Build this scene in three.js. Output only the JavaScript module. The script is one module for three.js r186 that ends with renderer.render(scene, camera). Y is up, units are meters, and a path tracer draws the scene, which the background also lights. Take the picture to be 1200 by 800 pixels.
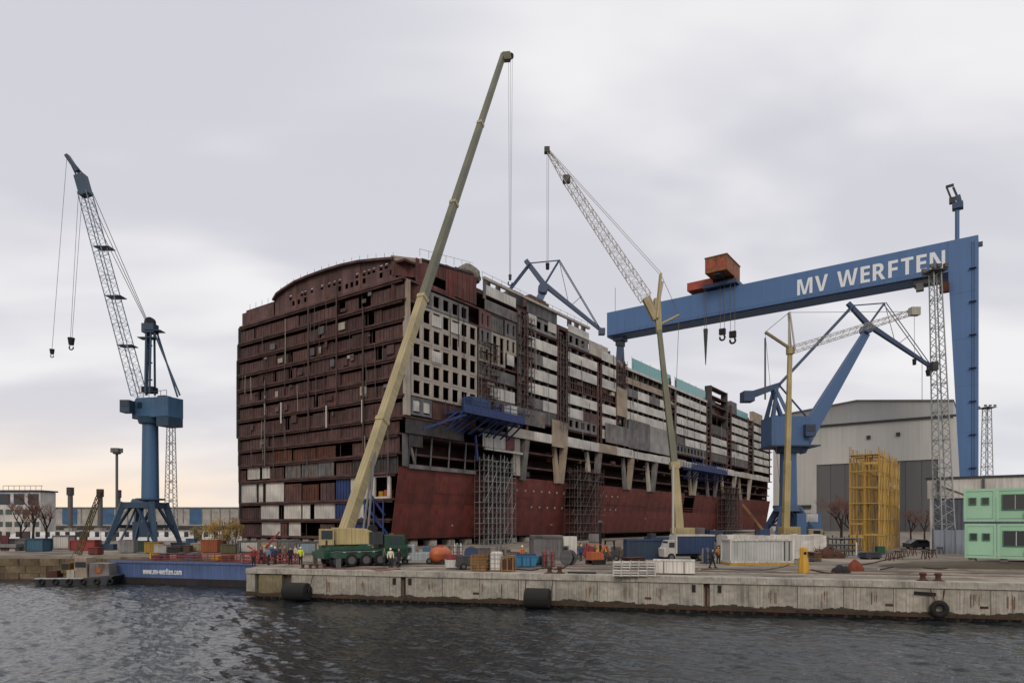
import * as THREE from 'three';
import { mergeGeometries, toCreasedNormals } from 'three/addons/utils/BufferGeometryUtils.js';
import { MarchingCubes } from 'three/addons/objects/MarchingCubes.js';
import { FontLoader } from 'three/addons/loaders/FontLoader.js';
import { TextGeometry } from 'three/addons/geometries/TextGeometry.js';

// ---------- camera, sky, sun, exposure ----------
const F = 775, HZ = 612, EYE = 7, GR = 2.8;          // focal length in photo pixels, horizon row, eye above water, quay above water
const scene = new THREE.Scene();
const camera = new THREE.PerspectiveCamera(2 * Math.atan(400 / F) * 180 / Math.PI, 1.5, 0.5, 9000);
camera.position.set(0, EYE, 0);
camera.setViewOffset(1200, 800, 0, 400 - HZ, 1200, 800);   // a level camera with a shifted lens: upright lines stay upright
scene.add(camera);
const renderer = new THREE.WebGLRenderer({ antialias: true });
renderer.toneMapping = THREE.LinearToneMapping;
renderer.toneMappingExposure = 1.05;
renderer.shadowMap.enabled = true;

let seed = 7;
const rnd = () => { seed = (seed + 0x6D2B79F5) | 0; let t = Math.imul(seed ^ (seed >>> 15), 1 | seed); t = (t + Math.imul(t ^ (t >>> 7), 61 | t)) ^ t; return ((t ^ (t >>> 14)) >>> 0) / 4294967296; };
const rr = (a, b) => a + (b - a) * rnd(), pick = (a) => a[Math.floor(rnd() * a.length)];
const hash = (x, y, s = 0) => { let h = Math.imul(x | 0, 374761393) + Math.imul(y | 0, 668265263) + Math.imul(s | 0, 2246822519); h = Math.imul(h ^ (h >>> 13), 1274126177); return ((h ^ (h >>> 16)) >>> 0) / 4294967296; };
const sm = (t) => t * t * (3 - 2 * t), clamp = (v, a = 0, b = 1) => Math.min(b, Math.max(a, v)), lerp = (a, b, t) => a + (b - a) * t;
function vnoise(x, y, s = 0, P = 0, Q = P) {
  const xi = Math.floor(x), yi = Math.floor(y), fx = sm(x - xi), fy = sm(y - yi), w = (v) => P ? ((v % P) + P) % P : v, q = (v) => Q ? ((v % Q) + Q) % Q : v;
  return lerp(lerp(hash(w(xi), q(yi), s), hash(w(xi + 1), q(yi), s), fx), lerp(hash(w(xi), q(yi + 1), s), hash(w(xi + 1), q(yi + 1), s), fx), fy);
}
const fbm = (x, y, o = 4, s = 0, P = 0) => { let a = 0, w = 0.5, n = 0; for (let i = 0; i < o; i++) { a += w * vnoise(x, y, s + i, P); n += w; w *= 0.5; x *= 2; y *= 2; if (P) P *= 2; } return a / n; };

{ // overcast sky: layered stratus in long streaks, a clearer warm strip low in the west (left of the frame)
  const W = 1536, H = 768, d = new Float32Array(W * H * 4);
  for (let j = 0; j < H; j++) for (let i = 0; i < W; i++) {
    const ph = ((i + 0.5) / W - 0.5) * 2 * Math.PI, th = ((j + 0.5) / H - 0.5) * Math.PI;
    const y = Math.sin(th), x = Math.cos(ph) * Math.cos(th), z = Math.sin(ph) * Math.cos(th);
    const up = Math.max(y, 0), k = 1 / (up + 0.22);
    const px = x * k, pz = z * k, wx = px + 0.5 * fbm(px * 1.2 + 9, pz * 1.2, 3, 5);
    const a = fbm(wx * 0.9 + 3 + pz * 0.25, pz * 2.1 + 11, 5, 21), b = fbm(wx * 2.3 + pz * 0.4, pz * 4.6 + 4, 4, 41);
    let t = clamp((0.62 * a + 0.38 * b - 0.34) / 0.33);           // thin (1) or thick (0) cloud
    t = sm(t);
    let r = lerp(0.61, 0.84, t), g = lerp(0.61, 0.832, t), bl = lerp(0.675, 0.850, t);
    const low = Math.exp(-up / 0.16);                            // paler towards the horizon
    r = lerp(r, 0.82, 0.5 * low); g = lerp(g, 0.805, 0.5 * low); bl = lerp(bl, 0.80, 0.5 * low);
    const west = clamp((-x - 0.12) / 0.4), warm = Math.exp(-Math.pow((up - 0.015) / 0.075, 2)) * west * (0.75 + 0.5 * (b - 0.5));
    r = lerp(r, 1.06, warm); g = lerp(g, 0.82, warm); bl = lerp(bl, 0.58, warm);
    const cool = clamp((x - 0.45) / 0.3) * Math.exp(-Math.pow((up - 0.06) / 0.09, 2)) * (z < 0.3 ? 1 : 0.6);
    r = lerp(r, 0.70, cool * 0.5); g = lerp(g, 0.78, cool * 0.5); bl = lerp(bl, 0.83, cool * 0.5);
    if (y < 0) { r *= 0.5; g *= 0.5; bl *= 0.5; }
    const o = (j * W + i) * 4; d[o] = r; d[o + 1] = g; d[o + 2] = bl; d[o + 3] = 1;
  }
  const sky = new THREE.DataTexture(d, W, H, THREE.RGBAFormat, THREE.FloatType);
  sky.mapping = THREE.EquirectangularReflectionMapping; sky.magFilter = sky.minFilter = THREE.LinearFilter; sky.needsUpdate = true;
  scene.background = sky; scene.environment = sky;
  scene.backgroundIntensity = 1; scene.environmentIntensity = 1;
}
const sun = new THREE.DirectionalLight(0xfff0dc, 1.1);            // veiled sun high behind the camera, a little to the left
sun.position.set(-15, 190, 160); sun.target.position.set(20, 0, -130);
sun.castShadow = true; sun.shadow.radius = 34; sun.shadow.mapSize.set(4096, 4096);
Object.assign(sun.shadow.camera, { left: -260, right: 260, top: 260, bottom: -260, near: 10, far: 900 });
scene.add(sun, sun.target);

// ---------- helpers ----------
const V = (x, y, z) => new THREE.Vector3(x, y, z);
const yAt = (py, D) => EYE + (HZ - py) * D / F, at = (px, D, y = GR) => V((px - 600) / F * D, y, -D), pt = (px, py, D) => at(px, D, yAt(py, D));
const Dg = (py) => F * (EYE - GR) / (py - HZ);                    // distance of a spot on the quay floor
const taken = {};
function numbered(n) { if (!(n in taken)) { taken[n] = 0; return n; } taken[n]++; return n + '_' + String(taken[n]).padStart(3, '0'); }
const shade = (o) => { o.castShadow = o.receiveShadow = true; return o; };
function thing(name, label, category, pos = V(0, 0, 0), turn = 0, group) {
  const g = new THREE.Group(); g.name = numbered(name); g.position.copy(pos); g.rotation.y = turn; g.userData = { label, category };
  if (group) g.userData.group = group; scene.add(g); return g;
}
function copyOf(src, label, pos, turn) { const c = src.clone(); c.name = numbered(src.name.replace(/_\d+$/, '')); c.userData = { ...src.userData, label }; c.position.copy(pos); if (turn !== undefined) c.rotation.y = turn; scene.add(c); return c; }
function add(parent, name, geo, mat, pos, rot) { const m = shade(new THREE.Mesh(geo, mat)); m.name = parent === scene ? numbered(name) : name; if (pos) m.position.copy(pos); if (rot) m.rotation.set(...rot); parent.add(m); return m; }
const bcache = new Map();
function metreUV(g, ox = 0, oy = 0) {                             // texture coordinates in metres, by the way each face points
  if (g.index) g = g.toNonIndexed(); const p = g.attributes.position; g.computeVertexNormals(); const n = g.attributes.normal, uv = new Float32Array(p.count * 2);
  for (let i = 0; i < p.count; i += 3) {
    const ax = Math.abs(n.getX(i)), ay = Math.abs(n.getY(i)), az = Math.abs(n.getZ(i));
    for (let k = i; k < i + 3; k++) { const x = p.getX(k), y = p.getY(k), z = p.getZ(k); uv[2 * k] = (ax > ay && ax > az ? z : x) + ox; uv[2 * k + 1] = (ay >= ax && ay >= az ? z : y) + oy; }
  }
  g.setAttribute('uv', new THREE.BufferAttribute(uv, 2)); return g;
}
function boxG(w, h, d) {
  const v = Math.floor(rnd() * 3), key = [w, h, d].map((q) => q.toFixed(2)).join() + v;
  if (!bcache.has(key)) bcache.set(key, metreUV(new THREE.BoxGeometry(w, h, d), v * 2.3 + w, v * 1.1 + h)); return bcache.get(key);
}
const rawBox = (w, h, d, x = 0, y = 0, z = 0, ry = 0) => { const g = new THREE.BoxGeometry(w, h, d); if (ry) g.rotateY(ry); g.translate(x, y, z); return g; };
const box = (parent, name, w, h, d, x, y, z, mat, rot) => add(parent, name, boxG(w, h, d), mat, V(x, y, z), rot);
function basisMatrix(a, b, up) {
  const z = b.clone().sub(a).normalize(); let u = up ?? V(0, 1, 0); if (Math.abs(z.dot(u)) > 0.97) u = V(0, 0, -1);
  const x = u.clone().cross(z).normalize(), y = z.clone().cross(x); return new THREE.Matrix4().makeBasis(x, y, z).setPosition(a.clone().add(b).multiplyScalar(0.5));
}
const UC = new THREE.CylinderGeometry(1, 1, 1, 7).rotateX(Math.PI / 2);
function bar(parent, name, a, b, r, mat) { const m = add(parent, name, UC, mat); m.applyMatrix4(basisMatrix(a, b)); m.scale.set(r, r, a.distanceTo(b)); return m; }
const barG = (a, b, r, n = 5) => { const g = new THREE.CylinderGeometry(r, r, a.distanceTo(b), n, 1).rotateX(Math.PI / 2); g.applyMatrix4(basisMatrix(a, b)); return g; };
const beamG = (a, b, w, h, up) => { const g = new THREE.BoxGeometry(w, h, a.distanceTo(b)); g.applyMatrix4(basisMatrix(a, b, up)); return g; };
function beam(parent, name, a, b, w, h, mat, up) { const m = add(parent, name, boxG(w, h, +a.distanceTo(b).toFixed(2)), mat); m.applyMatrix4(basisMatrix(a, b, up)); return m; }
function taper(parent, name, a, b, w0, h0, w1, h1, mat, up) {     // a four-sided beam that narrows from a to b
  const L = a.distanceTo(b), g = new THREE.BoxGeometry(1, 1, L), p = g.attributes.position;
  for (let i = 0; i < p.count; i++) { const f = p.getZ(i) < 0; p.setX(i, p.getX(i) * (f ? w0 : w1)); p.setY(i, p.getY(i) * (f ? h0 : h1)); }
  const m = add(parent, name, metreUV(g), mat); m.applyMatrix4(basisMatrix(a, b, up)); return m;
}
function merged(parent, name, geos, mat, kind) { const m = add(parent, name, metreUV(mergeGeometries(geos.map((g) => { const q = g.index ? g.toNonIndexed() : g; for (const k of Object.keys(q.attributes)) if (k !== 'position' && k !== 'normal') q.deleteAttribute(k); return q; }))), mat); if (kind) m.userData.kind = kind; return m; }
function prism(pts, h, mat, parent, name, y0 = 0) {               // outline in x,z raised by h
  const s = new THREE.Shape(pts.map(([x, z]) => new THREE.Vector2(x, -z))), g = new THREE.ExtrudeGeometry(s, { depth: h, bevelEnabled: false }); g.rotateX(-Math.PI / 2); g.translate(0, y0, 0); return add(parent, name, metreUV(g), mat);
}
const profile = (pts, depth, bevel = 0.04) => { const s = new THREE.Shape(pts.map(([x, y]) => new THREE.Vector2(x, y))); const g = new THREE.ExtrudeGeometry(s, { depth: depth - 2 * bevel, bevelEnabled: bevel > 0, bevelSize: bevel, bevelThickness: bevel, bevelSegments: 2 }); g.translate(0, 0, -depth / 2 + bevel); return metreUV(g); };
function frameG(w, h, b, d) { const s = new THREE.Shape([[-w / 2, -h / 2], [w / 2, -h / 2], [w / 2, h / 2], [-w / 2, h / 2]].map((q) => new THREE.Vector2(...q))); const o = b; s.holes.push(new THREE.Path([[-w / 2 + o, -h / 2 + o], [-w / 2 + o, h / 2 - o], [w / 2 - o, h / 2 - o], [w / 2 - o, -h / 2 + o]].map((q) => new THREE.Vector2(...q)))); return metreUV(new THREE.ExtrudeGeometry(s, { depth: d, bevelEnabled: false })); }
function lattice(parent, a, b, w0, h0, w1, h1, n, r, mat, up, rl = 0.5) {   // four chords and their lacing
  const M = basisMatrix(a, b, up), L = a.distanceTo(b), P = (t, sx, sy) => V(sx * lerp(w0, w1, t) / 2, sy * lerp(h0, h1, t) / 2, (t - 0.5) * L).applyMatrix4(M);
  const cs = [[-1, -1], [1, -1], [1, 1], [-1, 1]]; for (const [x, y] of cs) bar(parent, 'chord', P(0, x, y), P(1, x, y), r, mat);
  const gs = []; for (let i = 0; i < n; i++) for (let f = 0; f < 4; f++) { const A = cs[f], B = cs[(f + 1) % 4], t0 = i / n, t1 = (i + 1) / n; gs.push(i % 2 ? barG(P(t0, ...A), P(t1, ...B), r * rl, 4) : barG(P(t0, ...B), P(t1, ...A), r * rl, 4)); if (i % 4 === 0) gs.push(barG(P(t0, ...A), P(t0, ...B), r * rl, 4)); }
  return merged(parent, 'lacing', gs, mat, 'stuff');
}

// ---------- materials: fine and coarse grain, stains and streaks of dirt ----------
function tex(n, fn, srgb = true) { const d = new Uint8Array(n * n * 4); for (let j = 0; j < n; j++) for (let i = 0; i < n; i++) { const c = fn(i / n, j / n), o = (j * n + i) * 4; for (let k = 0; k < 3; k++) d[o + k] = clamp(c[k]) * 255; d[o + 3] = 255; } const t = new THREE.DataTexture(d, n, n); t.wrapS = t.wrapT = THREE.RepeatWrapping; t.magFilter = THREE.LinearFilter; t.minFilter = THREE.LinearMipmapLinearFilter; t.generateMipmaps = true; if (srgb) t.colorSpace = THREE.SRGBColorSpace; t.needsUpdate = true; return t; }
const rep = (t, m) => { const c = t.clone(); c.repeat.set(1 / m, 1 / m); c.needsUpdate = true; return c; };
const streak = (u, v, s) => Math.pow(vnoise(u * 96, v * 3, s, 96, 3), 2) * fbm(u * 4, v * 4, 3, s + 3, 4);
const TX = {
  steel: rep(tex(512, (u, v) => { const a = fbm(u * 4, v * 4, 6, 1, 4), f = hash(u * 512, v * 512, 3), s = streak(u, v, 9), k = 0.62 + 0.5 * (a - 0.2) + 0.08 * (f - 0.5) - 0.35 * s; const ru = clamp((fbm(u * 7, v * 7, 4, 31, 7) - 0.56) * 5); return [k * lerp(1, 1.04, ru), k * lerp(1, 0.86, ru), k * lerp(1, 0.78, ru)]; }), 9),
  paint: rep(tex(512, (u, v) => { const a = fbm(u * 3, v * 3, 5, 51, 3), f = hash(u * 512, v * 512, 4), s = streak(u, v, 59), k = 0.88 + 0.22 * (a - 0.5) + 0.04 * (f - 0.5) - 0.34 * s; return [k, k * 0.985, k * 0.965]; }), 7),
  conc: rep(tex(1024, (u, v) => { const a = fbm(u * 5, v * 5, 6, 71, 5), b = fbm(u * 24, v * 24, 4, 75, 24), f = hash(u * 1024, v * 1024, 6), s = streak(u, v, 79), k = 0.84 + 0.3 * (a - 0.5) + 0.22 * (b - 0.5) + 0.12 * (f - 0.5) - 0.34 * s; return [k, k * 0.985, k * 0.96]; }), 6),
  ground: rep(tex(1024, (u, v) => { const a = fbm(u * 6, v * 6, 6, 91, 6), b = clamp((fbm(u * 14, v * 14, 4, 95, 14) - 0.55) * 6), f = hash(u * 1024, v * 1024, 8), k = 0.8 + 0.55 * (a - 0.5) - 0.22 * b + 0.2 * (f - 0.5); return [k, k * 0.98, k * 0.95]; }), 24),
  soft: rep(tex(512, (u, v) => { const a = fbm(u * 3, v * 3, 6, 151, 3), f = hash(u * 512, v * 512, 7), s = streak(u, v, 159), k = 0.93 + 0.1 * (a - 0.5) + 0.02 * (f - 0.5) - 0.08 * s; return [k, k * 0.995, k * 0.985]; }), 46),
  bumpy: rep(tex(512, (u, v) => { const k = 0.6 * fbm(u * 8, v * 8, 5, 101, 8) + 0.4 * hash(u * 512, v * 512, 5); return [k, k, k]; }, false), 3),
};
const mcache = new Map();
function mat(hex, o = {}) {
  const key = hex + JSON.stringify({ ...o, map: o.map?.uuid }); if (mcache.has(key)) return mcache.get(key);
  const { t = 'paint', ...q } = o, m = new THREE.MeshPhysicalMaterial({ color: hex, roughness: 0.7, metalness: 0, map: t ? TX[t] : null, ...q }); m.side = THREE.DoubleSide; mcache.set(key, m); return m;
}
const M = {
  browns: [0x7f5d59, 0x74544f, 0x886562, 0x6d4f4b, 0x816460, 0x785a59].map((c) => mat(c, { t: 'steel', roughness: 0.8 })),
  primer: mat(0x70514d, { t: 'steel', roughness: 0.85 }),
  rustPlate: mat(0x7d4f3c, { t: 'steel', roughness: 0.85 }), red: [0x873c34, 0x7f382f, 0x8d4239].map((c) => mat(c, { t: 'steel', roughness: 0.62 })),
  topRed: [0x84504a, 0x7c4a40, 0x8a4a42].map((c) => mat(c, { t: 'steel', roughness: 0.75 })),
  white: [0xe3e2de, 0xdad9d6, 0xe9e7e2].map((c) => mat(c, { roughness: 0.5 })), offwhite: mat(0xc2bcb2, { roughness: 0.65 }), beige: mat(0xb5a593, { t: 'paint', roughness: 0.7 }),
  grey: [0x8d8b8b, 0x7f7e80, 0x999695].map((c) => mat(c, { t: 'steel', roughness: 0.7 })), greyDark: mat(0x5b5a5c, { t: 'steel', roughness: 0.8 }), frame: mat(0xb9b1a8, { roughness: 0.6 }),
  teal: mat(0x6fb0b2, { roughness: 0.25, t: null, transmission: 0.25 }), blueShip: mat(0x25407e, { roughness: 0.6 }),
  gantry: mat(0x4f74a6, { t: 'soft', roughness: 0.55 }), craneBlue: mat(0x466590, { t: 'soft', roughness: 0.5 }), craneBlueDark: mat(0x34496a, { t: 'soft', roughness: 0.55 }), petrol: mat(0x426c94, { roughness: 0.5 }), petrolDark: mat(0x314f6c, { roughness: 0.55 }),
  steelLight: mat(0xa9b1b6, { roughness: 0.5, metalness: 0.1 }), lattW: mat(0xc6c4ba, { roughness: 0.55 }), yellowBoom: mat(0xbfb287, { roughness: 0.5 }), oliveBoom: mat(0x74755f, { roughness: 0.5 }), craneYellow: mat(0xc9b884, { roughness: 0.5 }),
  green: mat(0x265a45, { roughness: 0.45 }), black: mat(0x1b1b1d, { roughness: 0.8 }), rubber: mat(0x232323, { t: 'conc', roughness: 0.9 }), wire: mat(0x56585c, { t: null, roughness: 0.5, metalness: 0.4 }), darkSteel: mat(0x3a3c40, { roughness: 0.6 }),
  glass: mat(0x2a3238, { t: null, roughness: 0.08, metalness: 0.1, specularIntensity: 1 }), orange: mat(0xc4683c, { roughness: 0.5 }), redBox: mat(0xb5503c, { roughness: 0.6 }), yellow: mat(0xd6a530, { roughness: 0.55 }), scafYellow: [0xcba653, 0xbd9746, 0xd4b264].map((c) => mat(c, { roughness: 0.6 })),
  conc: [0xbab6ae, 0xc0bcb4, 0xb2aea6, 0xbcb7ad].map((c) => mat(c, { t: 'conc', roughness: 0.9, bumpMap: TX.bumpy, bumpScale: 0.02 })), coping: mat(0xc2beb6, { t: 'conc', roughness: 0.9, bumpMap: TX.bumpy, bumpScale: 0.02 }), wetWall: mat(0x3b3631, { t: 'conc', roughness: 0.6 }),
  timber: mat(0x5d4735, { t: 'steel', roughness: 0.9 }), wood: [0xb98f5c, 0xa97f4e, 0xc49a66].map((c) => mat(c, { t: 'steel', roughness: 0.85 })), rust: mat(0x6a4130, { t: 'steel', roughness: 0.9 }),
  hall: mat(0xc6c6c3, { t: 'soft', roughness: 0.7 }), hallUp: mat(0xb2b3b4, { t: 'soft', roughness: 0.7 }), hallDoor: [0x626366, 0x656669, 0x606164].map((c) => mat(c, { t: 'soft', roughness: 0.7 })), roof: mat(0x8e8f90, { roughness: 0.8 }),
  mint: [0xa2cfb2, 0x9cc9ac].map((c) => mat(c, { t: 'soft', roughness: 0.55 })), mintDark: mat(0x4b8063, { roughness: 0.6 }), slate: mat(0x646b7c, { roughness: 0.65 }), scaf: mat(0x8f8a88, { t: 'steel', roughness: 0.6, metalness: 0.3 }), scafBrown: mat(0x6b5450, { t: 'steel', roughness: 0.8 }), plank: mat(0x8a7561, { t: 'steel', roughness: 0.9 }),
  barge: mat(0x5a74aa, { roughness: 0.55 }), bargeLow: mat(0x3a3236, { t: 'steel', roughness: 0.8 }), lettering: mat(0xd9dee2, { t: null, roughness: 0.6 }), navy: mat(0x2c4470, { roughness: 0.55 }), sheet: mat(0xcdd2d4, { roughness: 0.4 }), bluebin: mat(0x2f7fae, { roughness: 0.5 }), redRail: mat(0x9c3c40, { roughness: 0.6 }),
};
// ---------- setting: water, ground, quay ----------
{ // harbour water, one sheet; small wind waves as real relief where the camera is near
  const xs = [], zs = []; for (let x = -3000; x < -64; x += 400) xs.push(x); for (let x = -64; x <= 52; x += 0.2) xs.push(x); for (let x = 60; x < 3000; x += 400) xs.push(x);
  for (let z = 2000; z > -10; z -= 200) zs.push(z); for (let z = -12; z > -26; z -= 1.4) zs.push(z); for (let z = -26; z > -50; z -= 0.17) zs.push(z); for (let z = -50; z > -86; z -= 0.26) zs.push(z); zs.push(-92);
  const nx = xs.length, nz = zs.length, p = new Float32Array(nx * nz * 3), idx = [];
  const waves = []; for (let k = 0; k < 24; k++) { const L = 0.55 * Math.pow(1.085, k) * rr(0.85, 1.15), a = -0.55 + rr(-0.95, 0.95); waves.push([Math.cos(a) * 6.283 / L, Math.sin(a) * 6.283 / L, rr(0, 6.28), 0.0105 * Math.pow(L, 0.45)]); }
  const hgt = (x, z) => { let h = 0; const g = 0.55 + 0.9 * fbm(x * 0.06 + 5, z * 0.1, 3, 201); for (const [a, b, c, A] of waves) { const s = Math.sin(a * x + b * z + c); h += A * (s + 0.25 * Math.abs(s)); } return h * g + 0.05 * (fbm(x * 1.1, z * 1.5, 3, 207) - 0.5); };
  for (let j = 0; j < nz; j++) for (let i = 0; i < nx; i++) { const x = xs[i], z = zs[j], o = (j * nx + i) * 3; p[o] = x; p[o + 1] = (x >= -64 && x <= 52 && z < -11 && z > -90) ? hgt(x, z) : 0; p[o + 2] = z; }
  for (let j = 0; j < nz - 1; j++) for (let i = 0; i < nx - 1; i++) { const a = j * nx + i; idx.push(a, a + 1, a + nx, a + 1, a + nx + 1, a + nx); }
  const g = new THREE.BufferGeometry(); g.setAttribute('position', new THREE.BufferAttribute(p, 3)); const uv = new Float32Array(nx * nz * 2); for (let i = 0; i < nx * nz; i++) { uv[2 * i] = p[3 * i]; uv[2 * i + 1] = p[3 * i + 2]; } g.setAttribute('uv', new THREE.BufferAttribute(uv, 2)); g.setIndex(idx); g.computeVertexNormals();
  const bm = rep(tex(512, (u, v) => { const k = 0.55 * fbm(u * 14, v * 20, 4, 211, 0) + 0.45 * fbm(u * 30 + 3 * v, v * 36, 3, 215, 0); return [k, k, k]; }, false), 5.3);
  const water = add(scene, 'water', g, new THREE.MeshPhysicalMaterial({ color: 0x25292b, roughness: 0.12, ior: 1.33, bumpMap: bm, bumpScale: 0.05 })); water.userData = { kind: 'structure' };
}
const QA = V(-24.2, 0, -61), QB = V(35.4, 0, -45.7), qd = QB.clone().sub(QA).normalize(), QL = QA.distanceTo(QB), qturn = Math.atan2(-qd.z, qd.x);   // the quay edge in view
const qp = (t, y = 0, back = 0) => V(QA.x + qd.x * t + qd.z * back, y, QA.z + qd.z * t - qd.x * back);                                              // t metres along it, back metres inland
const ground = (() => {
  const far = qp(190), o = [[QA.x, QA.z], [-27.5, -80.5], [-70, -82.5], [-400, -86], [-4000, -86], [-4000, -5000], [4000, -5000], [4000, far.z], [far.x, far.z]];
  const g = prism(o.map(([x, z]) => [x, z]), GR + 5, mat(0xa49b8f, { t: 'ground', roughness: 0.95, bumpMap: TX.bumpy, bumpScale: 0.03 }), scene, 'ground', -5); g.userData = { kind: 'structure' }; return g;
})();
{ // quay wall: concrete facing slabs with open joints, coping, timber rubbing strip, sheet piling at the water
  const q = new THREE.Group(); q.name = 'quay_wall'; q.userData = { kind: 'structure' }; q.position.copy(QA); q.rotation.y = qturn; scene.add(q);   // local x along the edge, z outward to the water
  const tAt = (px) => { const r = (px - 600) / F; return (r * -QA.z - QA.x) / (qd.x + r * qd.z * 1); };
  const tx = (px) => { let a = -5, b = 120; for (let i = 0; i < 40; i++) { const m = (a + b) / 2, P = qp(m); (P.x / -P.z * F + 600 < px) ? a = m : b = m; } return a; };
  let t = 1.2; const gaps = [tx(475), tx(828)];
  const edge = [tx(299), tx(307), tx(334), tx(345)];
  box(q, 'pier_block', 0.9, 2.1, 0.5, 0.45, 1.25, 0.26, M.conc[2]); box(q, 'pier_block', edge[2] - edge[1], 2.0, 0.5, (edge[1] + edge[2]) / 2, 1.25, 0.24, mat(0x8d8468, { t: 'conc', roughness: 0.9 }));
  t = edge[3];
  while (t < 70) { const w = rr(2.7, 3.5); let e = t + w; for (const gp of gaps) if (t < gp && e > gp - 0.6) e = gp - 0.22; box(q, 'wall_slab', e - t - 0.035, 2.02 + rr(-0.02, 0.02), 0.5 + rr(-0.02, 0.02), (t + e) / 2, 1.32, 0.25, pick(M.conc)); t = e; for (const gp of gaps) if (Math.abs(t - gp + 0.22) < 0.02) { box(q, 'joint_post', 0.12, 1.9, 0.2, gp, 1.3, 0.2, M.rust); t = gp + 0.22; } }
  for (let k = 0; k < 71; k += 3.9) box(q, 'coping_stone', 3.88, 0.46, 1.5, k + 1.95, GR - 0.21, -0.12, k % 2 < 1 ? M.coping : M.conc[1]);
  for (let k = 0; k < 71; k += 5.2) box(q, 'rubbing_timber', 5.17, 0.2, 0.3, k + 2.6, 0.42 + rr(-0.015, 0.015), 0.5, M.timber);
  const pile = []; for (let k = 0; k < 72; k += 0.8) pile.push(rawBox(0.5, 2, 0.14, k + 0.3, -0.75, 0.06)); merged(q, 'sheet_piling', pile, M.wetWall, 'stuff');
  for (const px of [465, 483, 813, 843]) { const x = tx(px); box(q, 'recess_shade_plate', 0.28, 0.55, 0.1, x, 1.95, 0.53, M.rubber); }  // flat black plates; their colour stands in for the shade inside small wall recesses
  for (const px of [1150, 1040, 760, 560]) { const x = tx(px); box(q, 'anchor_plate', 0.5, 0.16, 0.05, x, 1.1, 0.52, M.rust); }
  { // weed and slime along the tide line, ragged at the top
    const weed = []; for (let x = 0; x < 70; x += 0.23) { const n = fbm(x * 0.5, 3, 4, 411), h = 0.05 + 0.5 * Math.max(0, n - 0.4) + 0.1 * hash(x * 100, 5); weed.push(rawBox(0.25, h, 0.03, x, 0.53 + h / 2, 0.512 + 0.02 * hash(x * 77, 9))); } merged(q, 'tide_weed', weed, mat(0x4a463a, { t: 'conc', roughness: 0.9 }), 'stuff');
    for (const px of [390, 428, 508, 566, 588, 690, 735, 772, 905, 963, 1021, 1140, 1180]) { const x = tx(px), gs = []; for (let k = 0; k < 5; k++) { const h = rr(0.25, 1.1); gs.push(rawBox(rr(0.02, 0.06), h, 0.012, x + rr(-0.3, 0.3), 2.0 - h / 2 - rr(0, 0.3), 0.52)); } merged(q, 'rust_run', gs, mat(0x86674f, { t: 'conc', roughness: 0.95 }), 'stuff'); } }
  const slit = tx(1081); box(q, 'slit_shade_bar', 1.35, 0.22, 0.14, slit, 1.98, 0.56, M.rubber, [0, 0, -0.06]);  // black bar painted in for the dark inside of a slit recess
  // rubber fenders on chains
  const roll = (px, len, r, label, y) => { const P = qp(tx(px), y, -0.55 - r), f = thing('rubber_fender', label, 'fender', P, qturn, 'rubber fenders hung on the quay wall'); add(f, 'rubber_roll', new THREE.LatheGeometry([[0.22 * r, -len / 2], [0.9 * r, -len / 2], [r, -len / 2 + 0.08], [r, len / 2 - 0.08], [0.9 * r, len / 2], [0.22 * r, len / 2], [0.22 * r, -len / 2]].map((e) => new THREE.Vector2(...e)), 22).rotateZ(Math.PI / 2), M.rubber); for (const s of [-1, 1]) bar(f, 'chain', V(s * len * 0.53, 0, 0), V(s * len * 0.56, GR - y - 0.3, -r), 0.035, M.rust); return f; };
  roll(357, 2.2, 0.78, 'large black rubber fender roll nearest the quay corner', 0.92); roll(634, 2.0, 0.8, 'large black rubber fender roll at the middle of the quay wall', 0.95);
  const P = qp(tx(1096), 0.95, -0.85), f = thing('tyre_fender', 'round black tyre fender hung on the wall below the right bollards', 'fender', P, qturn); add(f, 'tyre', new THREE.TorusGeometry(0.42, 0.2, 10, 24), M.rubber); for (const s of [-1, 1]) bar(f, 'chain', V(s * 0.2, 0.4, 0), V(s * 0.45, 1.35, -0.35), 0.03, M.rust);
  // bollards
  const bol = (t, back, label, s = 1) => { const b = thing('bollard', label, 'bollard', qp(t, GR + 0.02, back), qturn, 'mooring bollards on the quay edge'); add(b, 'post', new THREE.LatheGeometry([[0.34, 0], [0.34, 0.05], [0.2, 0.1], [0.17, 0.34], [0.24, 0.42], [0.26, 0.5], [0.2, 0.56], [0, 0.58]].map(([x, y]) => new THREE.Vector2(x * s, y * s)), 16), M.rust); box(b, 'base_plate', 0.8 * s, 0.05, 0.7 * s, 0, 0.0, 0, M.rust); };
  bol(tx(643), 0.4, 'left one of two rusty bollards above the middle fender'); bol(tx(655), 0.4, 'right one of two rusty bollards above the middle fender'); bol(tx(1084), 0.35, 'left one of two rusty bollards above the tyre fender'); bol(tx(1102), 0.35, 'right one of two rusty bollards above the tyre fender');
  ['nearest the corner', 'second from the corner', 'third from the corner', 'fourth from the corner'].forEach((w, i) => bol(tx([352, 360, 367, 375][i]), 0.35 + 0.12 * i, 'small rusty bollard above the left fender, ' + w, 0.7));
  globalThis.quayX = tx;
}
const tq = globalThis.quayX;
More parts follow.
